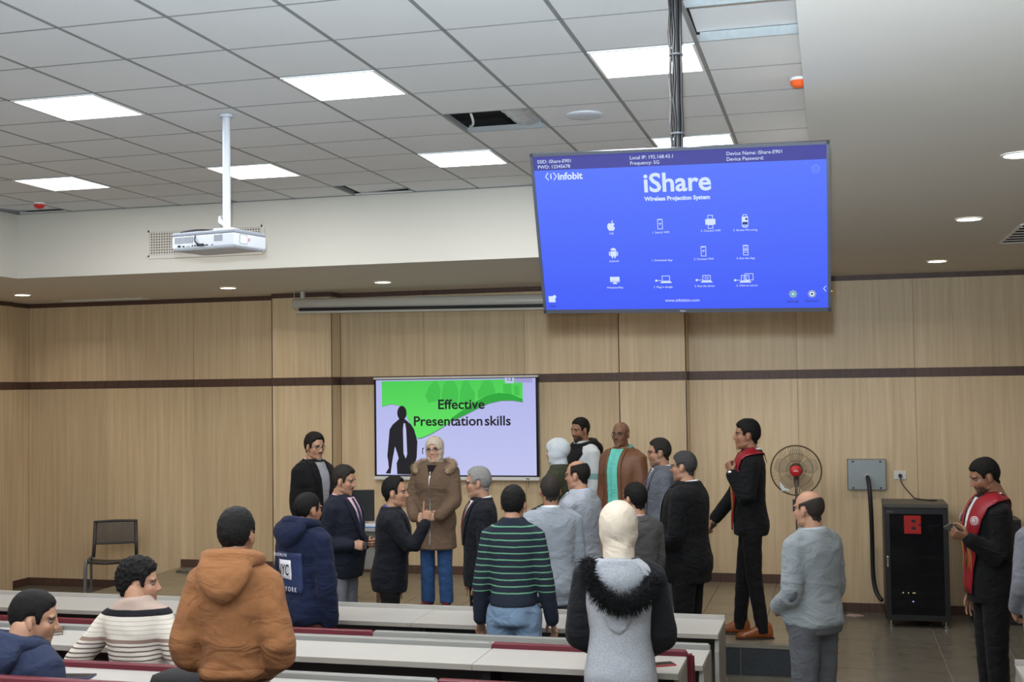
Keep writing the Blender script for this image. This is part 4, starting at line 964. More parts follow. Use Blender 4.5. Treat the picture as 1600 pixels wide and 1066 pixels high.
    def arm_tube(s, g, sd, r, upto=1.0, h0=0.0):
        S, E_, W_, f, *_ = s.J[sd]; h = s.h; sg = 1 if sd == 'R' else -1
        P = [S+Vector((-sg*.020*h, 0, .006*h)), S, S.lerp(E_, .5), E_-(E_-S)*.06, E_+(W_-E_)*.06, E_.lerp(W_, .5), E_.lerp(W_, upto)]
        g.tube(P, [x*h for x in (r[0]*1.02, r[0], (r[0]+r[1])/2, r[1], r[1], (r[1]+r[2])/2, r[2])], 16)
    def body(s, style='none', beard=0.0, moustache=0.0, brows=1.0, shade=0.0, lips=(.42, .16, .13), hands=True):
        h = s.h; g = Geo(); g.loft(s.rings(.47, .858, -.028))
        g.tube([(0, -.012*h, .80*h), (0, -.010*h, .845*h), (0, -.004*h, .875*h)], [.034*h, .0325*h, .0315*h], 16)
        for sd in 'RL': s.arm_tube(g, sd, (.027, .021, .0145), 1.0)
        V, F = remesh(g, .017, 3); V = s.X(V); VV = [V]; FF = list(F); CC = [np.tile(s.skin, (len(V), 1))]
        g = Geo()
        for sd in 'RL':
            a, b, c = s.L[sd]; g.tube([a+Vector((0, 0, .02)), a.lerp(b, .5), b, b.lerp(c, .35), c, c-Vector((0, -.01, .02))], [.038*h, .036*h, .027*h, .027*h, .017*h, .018*h], 12)
        g.ell((0, -.005*h, .505*h-s.drop), (.072*h*s.w, .05*h*s.d, .045*h)); V, F = remesh(g, .02, 2)
        def app(V, F, C):
            n = sum(len(v) for v in VV); VV.append(V); FF.extend([tuple(i+n for i in q) for q in F]); CC.append(C)
        app(V, F, np.tile(s.skin, (len(V), 1)))
        app(s.X(HV, s.HM), HF, head_colors(s.skin, s.hair, brows, beard, moustache, lips, style, shade))
        ec = np.tile((.20, .17, .16), (len(EYV), 1)); fr = EYV[:, 1]-.0675; ec[(fr > .0085)] = (.015, .010, .008)
        app(s.X(EYV, s.HM), EYF, ec)
        for sd, sg in (('R', 1), ('L', -1)):
            S, E_, W_, f, pose, fd, pn = s.J[sd]; hv, hf = hand_mesh(pose); k = h/1.75
            Z = fd; Y = (pn-Z*pn.dot(Z)).normalized(); Xv = Y.cross(Z)
            A = np.array([list(Xv*k*(-1 if sg > 0 else 1)), list(Y*k), list(Z*k)]); V = hv@A+np.array(W_)
            app(s.X(V), [tuple(reversed(q)) for q in hf] if sg > 0 else hf, np.tile(np.array(s.skin)*.93, (len(V), 1)))
        V = np.concatenate(VV); s.bodyobj = s.part('body', (V, FF), attr_mat('skin'), np.concatenate(CC)); return s
    def world(s, p): return Matrix.Translation(s.loc) @ Matrix.Rotation(s.hd, 4, 'Z') @ (s.LM @ Vector(p))
    def wrist(s, sd): return s.world(s.J[sd][2]), (Matrix.Rotation(s.hd, 3, 'Z') @ s.LM.to_3x3() @ s.J[sd][5]), (Matrix.Rotation(s.hd, 3, 'Z') @ s.LM.to_3x3() @ s.J[sd][6])
    def hairdo(s, style, thick, top=.4, curl=0.0, m=None, name='hair'):
        V, F = hair_mesh(style, thick, top, curl); s.part(name, (s.X(V, s.HM), F), m or mat('hair_%.3f_%.3f' % (s.hair[0], s.hair[2]), tuple(.55*c for c in s.hair), .62, .4, 60, .6, 240, spec=.22)); return s
    def garment(s, name, m, hem, top=.858, grow=.012, sleeve=(.040, .034, .029), upto=.97, flare=.02, voxel=.0125, wrinkle=.004, sleeves=True, extra=None, smooth=5, sleeve_m=None, sleeve_name='sleeves', wscale=6.0):
        g = Geo(); R_ = s.rings(hem, top, grow, flare); g.loft(R_)
        t = Geo(); t.loft(R_); s.tbvh = BVHTree.FromPolygons([Vector(v) for v in t.v], [tuple(f) for f in t.f])
        sep = sleeve_m is not None; g2 = Geo() if sep else g
        if sleeves:
            for sd in 'RL': s.arm_tube(g2, sd, sleeve, upto)
        if extra: extra(g, s.h)
        V, F = remesh(g, voxel, smooth, wrinkle, wscale, s.loc.x*3.1); s.gbvh = BVHTree.FromPolygons([Vector(v) for v in V], F); s.gar = s.part(name, (s.X(V), F), m)
        if sep:
            V, F = remesh(g2, voxel, smooth, wrinkle, wscale, s.loc.x); s.part(sleeve_name, (s.X(V), F), sleeve_m)
        return s
    def trousers(s, m, top=.60, thigh=.053, knee=.041, ankle=.034, name='trousers', wrinkle=.004, grow=.004):
        h = s.h; g = Geo()
        if s.drop == 0: g.loft(s.rings(.475, top, grow))
        else: g.ell((0, 0, .51*h-s.drop), (.10*h*s.w, .08*h, .055*h))
        for sd in 'RL':
            a, b, c = s.L[sd]; g.tube([a+Vector((0, 0, .045*h)), a+Vector((0, 0, .02*h)), a, a.lerp(b, .5), b, b.lerp(c, .5), c, c-Vector((0, 0, .020*h))], [thigh*.72*h, thigh*.95*h, thigh*h, (thigh+knee)/2*h, knee*h, (knee+ankle)/2*h, ankle*h, ankle*1.04*h], 14, False)
        V, F = remesh(g, .0135, 4, wrinkle, 7, s.loc.y*2.3); s.part(name, (V, F), m); return s
    def shoes(s, m, L=.145, H=1.15):
        h = s.h
        for sd in 'RL':
            c = s.L[sd][2]; g = Geo(); toe = rad(8 if sd == 'R' else -8); rr = []
            for y, w_, z1 in ((-.040, .016, .030), (-.034, .021, .047), (-.01, .0215, .052), (.015, .020, .045), (.045, .023, .031), (.075, .0255, .024), (.095, .021, .020), (.103, .011, .016)):
                y, w_, z1 = y*h*L/.145, w_*h, z1*h*H; n = 12
                rr.append([(w_*math.cos(2*math.pi*k/n), y, (z1/2+z1/2*math.sin(2*math.pi*k/n)) if math.sin(2*math.pi*k/n) > 0 else max(.004, z1/2+z1/2*math.sin(2*math.pi*k/n)*1.0)) for k in range(n)])
            g.loft(rr); Mx = Matrix.Translation((c.x, c.y, 0)) @ Matrix.Rotation(-toe, 4, 'Z')
            V = np.array([list(Mx @ Vector(p)) for p in g.v]); sh = s.part('shoe', (V, g.f), m)
            so = Geo(); so.prism([(.0265*h*math.cos(a)*(1.0 if math.sin(a) > 0 else .85), .03*h*L/.145+.078*h*L/.145*math.sin(a)) for a in [2*math.pi*k/20 for k in range(20)]], 0.001, .012, 'z')
            s.part('sole', (np.array([list(Mx @ Vector(p)) for p in so.v]), so.f), mat('dark_sole', srgb(34, 28, 26), .6), parent=sh)
        return s
    # ---- pieces laid on the torso
    def cast(s, x, z, front=True, off=.006):
        y = 1 if front else -1
        hit = s.tbvh.ray_cast(Vector((x, y, z)), Vector((0, -y, 0)))
        if hit[0] is None: hit = s.tbvh.find_nearest(Vector((x, .1*y, z)))
        c, n = hit[0], hit[1]; q = s.gbvh.find_nearest(c, .05)
        if q[0] is not None: c, n = q[0], q[1]
        n = n if n.dot(Vector((0, y, 0))) > 0 else -n
        return c+(n*.8+Vector((0, y, 0))*.2)*off*.8
    def near(s, p, off=.008):
        c, n, i, d = s.tbvh.find_nearest(Vector(p)); q = s.gbvh.find_nearest(c, .06)
        if q[0] is not None: c, n = q[0], q[1]
        ctr = Vector((0, 0, c.z))
        n = n if n.dot(c-ctr) > 0 or n.z > .3 else -n
        return c+n*off
    def patch(s, name, m, rows, front=True, off=.006, n=8, thick=.004, parent=None, label=None):
        """rows: list of (z fraction, x0 fraction, x1 fraction) draped on the chest or back"""
        V = []; F = []; h = s.h; R_ = []
        for (a, b) in zip(rows, rows[1:]):
            k = max(1, int(abs(a[0]-b[0])*h/.03))
            for i in range(k): t = i/k; R_.append(tuple(p*(1-t)+q*t for p, q in zip(a, b)))
        R_.append(rows[-1])
        for lay in (0, 1):
            for z, x0, x1 in R_:
                for i in range(n+1): V.append(list(s.cast((x0+(x1-x0)*i/n)*h, z*h, front, off-(thick if lay else 0))))
        m_ = len(R_); w_ = n+1; q = m_*w_
        for r in range(m_-1):
            for i in range(n):
                f = (r*w_+i, r*w_+i+1, (r+1)*w_+i+1, (r+1)*w_+i); F.append(f); F.append(tuple(reversed([k+q for k in f])))
        rim = [i for i in range(w_)]+[r*w_+n for r in range(1, m_)]+[(m_-1)*w_+i for i in range(n-1, -1, -1)]+[r*w_ for r in range(m_-2, 0, -1)]
        for a, b in zip(rim, rim[1:]+rim[:1]): F.append((b, a, a+q, b+q))
        return s.part(name, (s.X(np.array(V)), F), m, parent=parent, label=label)
    def strap(s, name, m, path, width, off=.010, n=5, parent=None, label=None, up=None):
        """band draped along a path of points near the torso; width vector per point"""
        h = s.h; P = [Vector(p)*h for p in path]; W_ = [Vector(q)*h for q in width]; R_ = []
        for i in range(len(P)-1):
            k = max(1, int((P[i+1]-P[i]).length/.03))
            for j in range(k): t = j/k; R_.append((P[i].lerp(P[i+1], t), W_[i].lerp(W_[i+1], t)))
        R_.append((P[-1], W_[-1])); V = []; F = []; w_ = n+1; q = len(R_)*w_
        for o2 in (off, off-.004):
            for p, ww in R_:
                for i in range(w_): V.append(list(s.near(p+ww*(i/n-.5), o2)))
        for r in range(len(R_)-1):
            for i in range(n):
                f = (r*w_+i, r*w_+i+1, (r+1)*w_+i+1, (r+1)*w_+i); F.append(f); F.append(tuple(reversed([k+q for k in f])))
        m_ = len(R_)
        rim = [i for i in range(w_)]+[r*w_+n for r in range(1, m_)]+[(m_-1)*w_+i for i in range(n-1, -1, -1)]+[r*w_ for r in range(m_-2, 0, -1)]
        for a, b in zip(rim, rim[1:]+rim[:1]): F.append((b, a, a+q, b+q))
        return s.part(name, (s.X(np.array(V)), F), m, parent=parent, label=label)
    def collar(s, m, r=.041, z=.838, ht=.026, open_=26, name='collar', tilt=.014, lean=.004, th=.004, ry=None):
        h = s.h; V = []; F = []; n = 30; ry = ry or r*1.05
        for k in range(n+1):
            a = rad(90+open_)+rad(360-2*open_)*k/n; ca, sa = math.cos(a), math.sin(a)
            for (dr, dz) in ((0, 0), (-lean, ht), (-lean+th, ht), (th+.002, -.004)):
                V.append(((r+dr)*h*ca, (-.009+(ry+dr)*sa)*h, (z+dz-tilt*(sa+1)/2)*h))
        for k in range(n):
            for j in range(4): F.append((k*4+j, k*4+(j+1) % 4, k*4+4+(j+1) % 4, k*4+4+j))
        F += [(0, 1, 2, 3), (n*4+3, n*4+2, n*4+1, n*4)]
        s.part(name, (s.X(np.array(V)), F), m); return s
    def suit(s, m_j, m_s, m_tie=None, vbot=.64, hem=.455, shirt_w=.040, pocket=None, grow=.014, lapel=True, sleeve=(.041, .035, .029), wrinkle=.0035, buttons=True, cuffs=None, name='suit_jacket', top=.858):
        s.garment(name, m_j, hem, top, grow, sleeve, .95, .05, wrinkle=wrinkle)
        s.patch('shirt', m_s, [(.842, -shirt_w, shirt_w), ((.842+vbot)/2, -shirt_w*.62, shirt_w*.62), (vbot, -.002, .002)], off=.006)
        s.collar(m_s, z=.842, ht=.022, r=.0415)
        s.collar(m_j, r=.0475, z=.830, ht=.022, open_=40, name='jacket_collar', th=.006)
        if m_tie:
            s.patch('necktie', m_tie, [(.836, -.010, .010), (.826, -.0075, .0075), ((.826+vbot)/2, -.013, .013), (vbot-.0, -.012, .012)], off=.012, n=4)
        if lapel:
            for sg, nm in ((1, 'lapel'), (-1, 'lapel')):
                q = [(.843, sg*shirt_w*.95, sg*(shirt_w+.016)), (.79, sg*shirt_w*.80, sg*(shirt_w+.026)), (.755, sg*shirt_w*.66, sg*(shirt_w+.022)), (.70, sg*shirt_w*.36, sg*(shirt_w*.36+.026)), (vbot-.004, sg*.0, sg*.010)]
                s.patch(nm, m_j, q, off=.016, n=4, thick=.006)
        if buttons:
            for z in (vbot-.012, vbot-.065):
                c = s.cast(.004*s.h, z*s.h, True, .001); g = Geo(); g.ell(c, (.009, .004, .009), 10, 6); s.part('button', (s.X(np.array(g.v)), g.f), mat('black_plastic', srgb(22, 22, 24), .45))
        if pocket: s.patch('pocket_square', pocket, [(.748, -.062, -.045), (.732, -.064, -.040)], off=.012, n=3)
        if cuffs: s.cuffs(cuffs)
        return s
    def cuffs(s, m, a=.90, b=1.02, r=.0215):
        for sd in 'RL':
            S, E_, W_, *_ = s.J[sd]; g = Geo(); g.tube([E_.lerp(W_, a), E_.lerp(W_, b)], r*s.h, 16, False); s.part('shirt_cuff', (s.X(np.array(g.v)), g.f), m)
        return s
    def glasses(s, m=None, rx=.0225, rz=.017, dark=False):
        g = Geo()
        for sg in (-1, 1):
            g.tube([(sg*.031+rx*math.cos(2*math.pi*k/20), .0885-.012*abs(math.cos(2*math.pi*k/20))*(1 if sg*math.cos(2*math.pi*k/20) > 0 else 0), .0075+rz*math.sin(2*math.pi*k/20)) for k in range(21)], .0017, 6, False)
            g.tube([(sg*.0535, .078, .010), (sg*.074, .045, .012), (sg*.0815, -.004, .010)], .0017, 6, False)
        g.tube([(-.0095, .0915, .0085), (0, .0955, .0105), (.0095, .0915, .0085)], .0016, 6, False)
        gl_ = s.part('glasses', (s.X(np.array(g.v), s.HM), g.f), m or mat('dark_frame', srgb(36, 34, 36), .35))
        return s
    def hood(s, m, droop=.10, wid=.082, name='hood', up=.0):
        h = s.h
        g = Geo(); path = []
        for k in range(17):
            a = rad(-250+320*k/16) ; path.append((.060*h*math.cos(a)*1.05, (-.012+.060*math.sin(a))*h, (.832+up+.020*(1-math.sin(a))/2)*h))
        g.tube(path, [.013*h+.011*h*math.sin(math.pi*k/16) for k in range(17)], 12)
        rr = []
        for t, rx, ry, cy in ((0, .058, .026, -.060), (.14, .074, .032, -.070), (.34, .080, .034, -.080), (.55, .070, .032, -.088), (.75, .050, .027, -.092), (.90, .028, .020, -.090), (1.0, .010, .010, -.086)):
            rr.append(sring((0, cy*h, (.858+up-t*(droop+.02))*h), rx*h*wid/.085, ry*h, 24, 2.2))
        g.loft(rr); g.ell((0, -.052*h, .842*h), (.066*h, .034*h, .020*h))
        V, F = remesh(g, .0105, 4, .003, 9, s.loc.x); s.part(name, (s.X(V), F), m); return s
    def hijab(s, m, puff=.012, back=.012, wide=1.0, dz=.80, dw=.072):
        h = s.h; g = Geo(); k = s.hs
        def he(c, r):
            t = Geo(); t.ell(c, r, 24, 14); g.add([tuple(s.HM @ Vector(p)) for p in t.v], t.f)
        he((0, -.014-back*.4, .028), (.0760+puff, .0955+puff+back*.5, .0890+puff)); he((0, -.006, -.022), (.0785+puff*.8, .0860+puff, .080)); he((0, .010, -.070), (.066+puff*.5, .072+puff*.4, .058))
        c0 = s.HM @ Vector((0, -.004, -.05)); rr = []
        for u, rx, ry in ((0, .066*k, .078*k), (.25, .070*k, .080*k), (.5, .071*k, .080*k), (.78, max(.072*k, dw*.80*h), max(.078*k, dw*.82*h)), (1.0, dw*1.04*h, dw*.98*h)):
            z = c0.z*(1-u)+dz*h*u; cy = (c0.y-.012)*(1-u)-.016*h*u
            rr.append([(rx*math.cos(a)*(1+.03*math.sin(6*a+5*u)), cy+ry*math.sin(a)*(1+.03*math.sin(5*a+2*u)), z) for a in [2*math.pi*q/32 for q in range(32)]])
        g.loft(rr); V, F = remesh(g, .0085, 6, .0022, 11, s.loc.x)
        A = np.array([list(r) for r in s.HM.inverted()]); Q = V@A[:3, :3].T+A[:3, 3]
        r = np.sqrt((Q[:, 0]/(.054*wide))**2+((Q[:, 2]+.020)/.080)**2); inn = (1-sstep(r, .93, 1.06))*(Q[:, 1] > .01)
        Q[:, 1] -= inn*.085; B = np.array([list(r_) for r_ in s.HM]); V = Q@B[:3, :3].T+B[:3, 3]
        s.part('hijab', (s.X(V), F), m); return s
def cloth(name, rgb, rough=.8, var=.10, vs=18, bump=.35, bs=260, sheen=.04, stretch=None, fold=.45): return mat(name, rgb, rough, var, vs, bump, bs, spec=.2, sheen=sheen, stretch=stretch, fold=fold)
def striped(name, base, bands, rough=.85, zs=1.0, wob=.004):
    """cloth with horizontal bands at given heights: list of (z0, z1, rgb) in metres, object space"""
    m = bpy.data.materials.new(name); m.use_nodes = True; MATS[name] = m
    nt = m.node_tree; N = nt.nodes; L = nt.links; b = N['Principled BSDF']; b.inputs['Roughness'].default_value = rough; b.inputs['Specular IOR Level'].default_value = .25
    tc = N.new('ShaderNodeTexCoord'); sp = N.new('ShaderNodeSeparateXYZ'); L.new(tc.outputs['Object'], sp.inputs[0])
    nz = N.new('ShaderNodeTexNoise'); nz.inputs['Scale'].default_value = 9; L.new(tc.outputs['Object'], nz.inputs['Vector'])
    ma = N.new('ShaderNodeMath'); ma.operation = 'MULTIPLY_ADD'; L.new(nz.outputs[0], ma.inputs[0]); ma.inputs[1].default_value = wob*2; L.new(sp.outputs['Z'], ma.inputs[2])
    prev = None
    rgb = N.new('ShaderNodeRGB'); rgb.outputs[0].default_value = tuple(base)+(1,); prev = rgb.outputs[0]
    for z0, z1, c in bands:
        g1 = N.new('ShaderNodeMath'); g1.operation = 'GREATER_THAN'; L.new(ma.outputs[0], g1.inputs[0]); g1.inputs[1].default_value = z0+wob
        g2 = N.new('ShaderNodeMath'); g2.operation = 'LESS_THAN'; L.new(ma.outputs[0], g2.inputs[0]); g2.inputs[1].default_value = z1+wob
        mu = N.new('ShaderNodeMath'); mu.operation = 'MULTIPLY'; L.new(g1.outputs[0], mu.inputs[0]); L.new(g2.outputs[0], mu.inputs[1])
        mx = N.new('ShaderNodeMix'); mx.data_type = 'RGBA'; L.new(mu.outputs[0], mx.inputs[0]); L.new(prev, mx.inputs[6]); mx.inputs[7].default_value = tuple(c)+(1,); prev = mx.outputs[2]
    L.new(prev, b.inputs['Base Color'])
    n2 = N.new('ShaderNodeTexNoise'); n2.inputs['Scale'].default_value = 260; L.new(tc.outputs['Object'], n2.inputs['Vector'])
    bp = N.new('ShaderNodeBump'); bp.inputs['Strength'].default_value = .4; bp.inputs['Distance'].default_value = .01; L.new(n2.outputs[0], bp.inputs['Height']); L.new(bp.outputs[0], b.inputs['Normal'])
    return m

# ------------------------------------------------------------ who stands where
SK_L, SK_M, SK_T, SK_D = srgb(206, 164, 140), srgb(178, 134, 108), srgb(154, 111, 86), srgb(128, 90, 68)
BLK, DKB, SALT, WHT = (.010, .009, .009), (.020, .015, .012), srgb(92, 90, 88), srgb(178, 176, 172)
m_navy_s = cloth('navy_suiting', srgb(26, 30, 43)); m_dnavy = cloth('dark_navy_suiting', srgb(21, 23, 31)); m_blk_s = cloth('black_suiting', srgb(17, 18, 20))
m_ltgrey = cloth('pale_grey_suiting', srgb(164, 170, 180)); m_blgrey = cloth('blue_grey_suiting', srgb(150, 158, 168)); m_mgrey = cloth('mid_grey_suiting', srgb(100, 104, 113))
m_wsh = cloth('white_shirt', srgb(226, 228, 232), .7, .03); m_pink = cloth('pink_shirt', srgb(224, 190, 202), .7, .03); m_bsh = cloth('blue_shirt', srgb(72, 88, 150), .7, .05); m_lbsh = cloth('pale_blue_shirt', srgb(172, 198, 230), .7, .03)
m_blks = mat('black_leather', srgb(26, 24, 24), .35, .05); m_sil = mat('watch_steel', srgb(205, 205, 205), .2, .02, metal=.9)
m_jean = cloth('blue_denim', srgb(52, 84, 132), .85, .16, 30); m_ljean = cloth('faded_denim', srgb(118, 142, 168), .85, .14, 14); m_gjean = cloth('grey_denim', srgb(90, 93, 98), .85, .12, 14)
m_dktr = cloth('black_trouser', srgb(18, 18, 20)); m_gtr = cloth('grey_trouser', srgb(126, 126, 134))
m_red = mat('red_satin', srgb(140, 18, 34), .42, .12, 14); m_gold = mat('gold_thread', srgb(176, 120, 58), .45)
HOLD = lambda p, sd, dz=.085, dp=.034: p.wrist(sd)[0]+p.wrist(sd)[1]*dz+p.wrist(sd)[2]*dp
def held_box(name, lb, cat, p, sd, w, l, t, m, dz=.085, dp=.034, roll=0.0):
    W_, fd, pn = p.wrist(sd); c = HOLD(p, sd, dz, dp); o = thing(name, lb, cat, c)
    Z = fd.normalized(); Y = (pn-Z*pn.dot(Z)).normalized(); Xv = Y.cross(Z)
    MM = Matrix.Identity(4)
    for i in range(3): MM[i][0] = Xv[i]; MM[i][1] = Y[i]; MM[i][2] = Z[i]
    MM = MM @ Matrix.Rotation(roll, 4, 'Y'); MM.translation = c; o.matrix_world = MM
    bevelled(put('case', Geo().box(-w, w, -t, t, -l, l), m, o), .002, 2); put('screen', Geo().box(-w+.003, w-.003, t, t+.0006, -l+.004, l-.004), m_blackg, o); return o
def watch(p, sd, m_face, m_strap, a=.99):
    S, E_, W_, f, *_ = p.J[sd]; sg = 1 if sd == 'R' else -1; c = E_.lerp(W_, a); g = Geo(); h = p.h
    out = (Vector((sg*1.0, .25, .15))-f*f.dot(Vector((sg*1.0, .25, .15)))).normalized(); y = f.cross(out)
    g.tube([c+(out*math.cos(t)+y*math.sin(t))*.0205*h for t in [2*math.pi*k/18 for k in range(19)]], .0055, 8, False)
    st = p.part('watch_strap', (p.X(np.array(g.v)), g.f), m_strap); g = Geo()
    c2 = c+out*.0225*h; n = 16
    g.loft([[tuple(c2+out*o2+(f*math.cos(2*math.pi*k/n)+y*math.sin(2*math.pi*k/n))*r_) for k in range(n)] for r_, o2 in ((.018, -.004), (.019, .003), (.016, .006))])
    p.part('watch_face', (p.X(np.array(g.v)), g.f), m_face, parent=st)
def fur(p, name, m, path, r, n=900, ln=.035, seed=1, parent=None, jit=.010):
    """tufts along a path: thin tapering strands"""
    rnd = random.Random(seed); g = Geo(); P = [Vector(q)*p.h for q in path]
    for i in range(n):
        t = rnd.random()*(len(P)-1); k = int(t); a = P[k].lerp(P[k+1], t-k); ax = (P[k+1]-P[k]).normalized()
        d = Vector((rnd.gauss(0, 1), rnd.gauss(0, 1), rnd.gauss(0, 1))); d = (d-ax*d.dot(ax)*.6).normalized(); b = a+d*r*.6; e = b+(d+Vector((0, -.1, -.45))).normalized()*ln*(.6+.8*rnd.random())
        s1 = d.orthogonal().normalized()*.0028; s2 = d.cross(s1).normalized()*.0028
        g.add([b+s1, b-s1*.5+s2, b-s1*.5-s2, e], [(0, 1, 3), (1, 2, 3), (2, 0, 3)])
    g.tube(P, r*.75, 10); o = p.part(name, (p.X(np.array([list(v) for v in g.v])), g.f), m, parent=parent); o['kind'] = 'stuff'; return o
def sash(p, side=None):
    Ln = [(0, -.070, .812), (.035, -.060, .826), (.062, -.012, .838), (.068, .040, .80), (.060, .075, .74), (.046, .085, .66), (.032, .088, .58), (.026, .09, .52), (.024, .09, .49)]
    for sg, nm in ((1, 'sash_band'), (-1, 'sash_band')):
        pa = [(sg*x, y, z) for x, y, z in Ln]; wd = [(0, .0, .045), (sg*.02, -.015, .030), (sg*.085, -.015, .0), (sg*.088, .015, .0), (sg*.080, 0, .01), (sg*.064, 0, 0), (sg*.052, 0, 0), (sg*.046, 0, 0), (sg*.044, 0, 0)]
        b = p.strap(nm, m_red, pa, wd, off=.019)
        for q, dx in enumerate((-.010, .0, .012)):
            p.strap('gold_embroidery', m_gold, [(sg*(.042+dx), .09, .70-.012*q), (sg*(.036+dx), .09, .66), (sg*(.040+dx*.6), .09, .63), (sg*(.034+dx), .09, .59-.01*q)], [(.004, 0, 0)]*4, off=.0235, n=1, parent=b)
        c = p.near(Vector((sg*.070, .070, .762))*p.h, .024); n_ = Vector((sg*.62, .75, .12)).normalized(); u = n_.orthogonal().normalized(); v = n_.cross(u)
        def ring(r0, r1, o2, m, a0=0, a1=2*math.pi, nm2='emblem'):
            g = Geo(); k = 24; A = [a0+(a1-a0)*i/k for i in range(k+1)]
            V = []
            for a in A:
                for rr, oo in ((r0, o2), (r1, o2), (r1, o2-.002), (r0, o2-.002)): V.append(tuple(c+(u*math.cos(a)+v*math.sin(a))*rr+n_*oo))
            F = [(i*4+j, i*4+(j+1) % 4, i*4+4+(j+1) % 4, i*4+4+j) for i in range(k) for j in range(4)]
            g.add(V, F); p.part(nm2, (p.X(np.array(g.v)), g.f), m, parent=b)
        ring(.0005, .034, .002, mat('emblem_white', srgb(214, 196, 200), .6)); ring(.024, .028, .0035, m_red); ring(.010, .016, .0035, m_red, rad(50), rad(310))

# A: black coat, far left of the group
p = Person('person in long black open coat and glasses, farthest left on the stage', (-4.76, 10.68, PZ), -112, 1.765, SK_M, DKB, w=1.0, d=1.08, arms={'R': ((.12, -.02, -1), (-.1, .3, -.9)), 'L': ((.12, -.02, -1), (-.1, .3, -.9))}, head=(-6, -8, 0))
p.body('high', beard=.0, moustache=.75, brows=1, shade=.9); p.hairdo('high', .014, .5); p.glasses()
p.garment('long_coat', cloth('black_wool', srgb(16, 16, 18)), .30, .858, .022, (.045, .039, .033), .96, .05, wrinkle=.004)
p.patch('sweater', cloth('grey_knit', srgb(150, 150, 156)), [(.842, -.036, .036), (.74, -.034, .034), (.58, -.016, .016)], off=.006); p.collar(m_wsh, z=.842, ht=.022); p.collar(MATS['black_wool'], r=.05, z=.828, ht=.03, open_=48, name='coat_collar', th=.008)
for sg in (1, -1): p.patch('lapel', MATS['black_wool'], [(.845, sg*.036, sg*.060), (.78, sg*.034, sg*.072), (.72, sg*.030, sg*.050), (.58, sg*.014, sg*.034)], off=.017, n=4, thick=.007)
p.trousers(m_dktr).shoes(m_blks)
g = Geo(); g.ell((0, .088, -.095), (.022, .012, .016)); p.part('goatee', (p.X(np.array(g.v), p.HM), g.f), mat('goatee_grey', srgb(110, 106, 102), .8, .3, 80))
# B: navy blazer
p = Person('person in navy blazer, pink shirt and grey trousers holding a black phone', (-4.17, 9.97, 0), -96, 1.785, SK_M, srgb(58, 52, 48), w=1.0, d=1.16, belly=.022, arms={'R': ((.14, -.22, -1), (-.12, .95, -.02), 'fist', (-.1, 1, .05), (-.9, 0, -.3)), 'L': ((.12, .0, -1), (-.45, .8, .0), 'grip')}, head=(4, -10, 0))
p.body('high', moustache=.7, shade=.9, beard=.08); p.hairdo('high', .014, .5); p.suit(m_navy_s, m_pink, cloth('navy_tie', srgb(40, 48, 84)), cuffs=m_pink)
p.trousers(m_gtr).shoes(m_blks); held_box('phone', 'black phone held at the waist by the navy blazer wearer', 'phone', p, 'R', .03, .06, .005, m_black, .06, .03)
# C: gesturing man
p = Person('person in dark suit raising one pointing finger beside the brown coat', (-3.64, 9.72, 0), -72, 1.695, SK_M, BLK, w=1.02, d=1.1, arms={'R': ((.22, .62, -.75), (-.02, .42, .92), 'point', (0, .05, 1), (-.7, .1, 0)), 'L': ((.10, .05, -1), (.0, .15, -1))}, head=(-16, 2, 0), lean=(3, 0))
p.body('receding', shade=.95, beard=.0); p.hairdo('receding', .016, .3); p.suit(m_dnavy, m_bsh, cloth('navy_tie', srgb(40, 48, 84)), hem=.44); p.trousers(m_dktr).shoes(m_blks)
# D: woman in brown coat
p = Person('person in brown coat with fur collar, cream headscarf and blue jeans', (-3.83, 11.52, PZ), 176, 1.685, SK_L, DKB, w=1.05, d=1.05, female=True, arms={'R': ((.24, .22, -1), (-.42, .66, -.58), 'grip', (-.85, .15, -.15), (0, -1, -.1)), 'L': ((.24, .28, -1), (-.40, .70, -.52), 'grip', (-.85, .15, -.05), (0, -1, 0))}, head=(6, -6, 3))
p.body(lips=(.5, .17, .17)); p.hijab(cloth('cream_hijab', srgb(208, 194, 176), .75, .05), dw=.050, dz=.815); p.glasses()
m_bc = cloth('brown_wool', srgb(112, 92, 75)); p.garment('coat', m_bc, .345, .852, .024, (.047, .041, .036), .97, .10, wrinkle=.005)
p.patch('zip', m_sil, [(.80, -.004, .004), (.36, -.004, .004)], off=.006, n=2); p.patch('neckline', cloth('black_knit', srgb(26, 26, 28)), [(.835, -.030, .030), (.775, -.003, .003)], off=.006)
for sg in (1, -1): fur(p, 'fur_collar', cloth('beige_fur', srgb(176, 152, 126), .9, .2, 40), [(sg*.030, -.065, .848), (sg*.070, -.045, .850), (sg*.108, -.012, .838), (sg*.118, .025, .820), (sg*.100, .055, .800)], .024*p.h, 1500, .032, 5+sg)
p.trousers(m_jean, ankle=.041, knee=.044).shoes(mat('maroon_shoe', srgb(104, 30, 38), .5)); watch(p, 'L', m_sil, m_blks)
# E: white-haired man
p = Person('person in dark suit, white shirt, red tie and glasses, facing left', (-2.87, 9.80, 0), 116, 1.79, SK_M, WHT, w=.94, d=1.0, arms={'R': ((.12, .02, -1), (.0, .15, -1)), 'L': ((.12, .02, -1), (.0, .15, -1))}, head=(-14, -5, 0))
p.body('high', shade=.85, moustache=.3, beard=.10); p.hairdo('high', .012, .6); p.glasses(); p.suit(m_dnavy, m_wsh, cloth('red_tie', srgb(116, 28, 36), .6), hem=.445); p.trousers(m_dktr).shoes(m_blks)
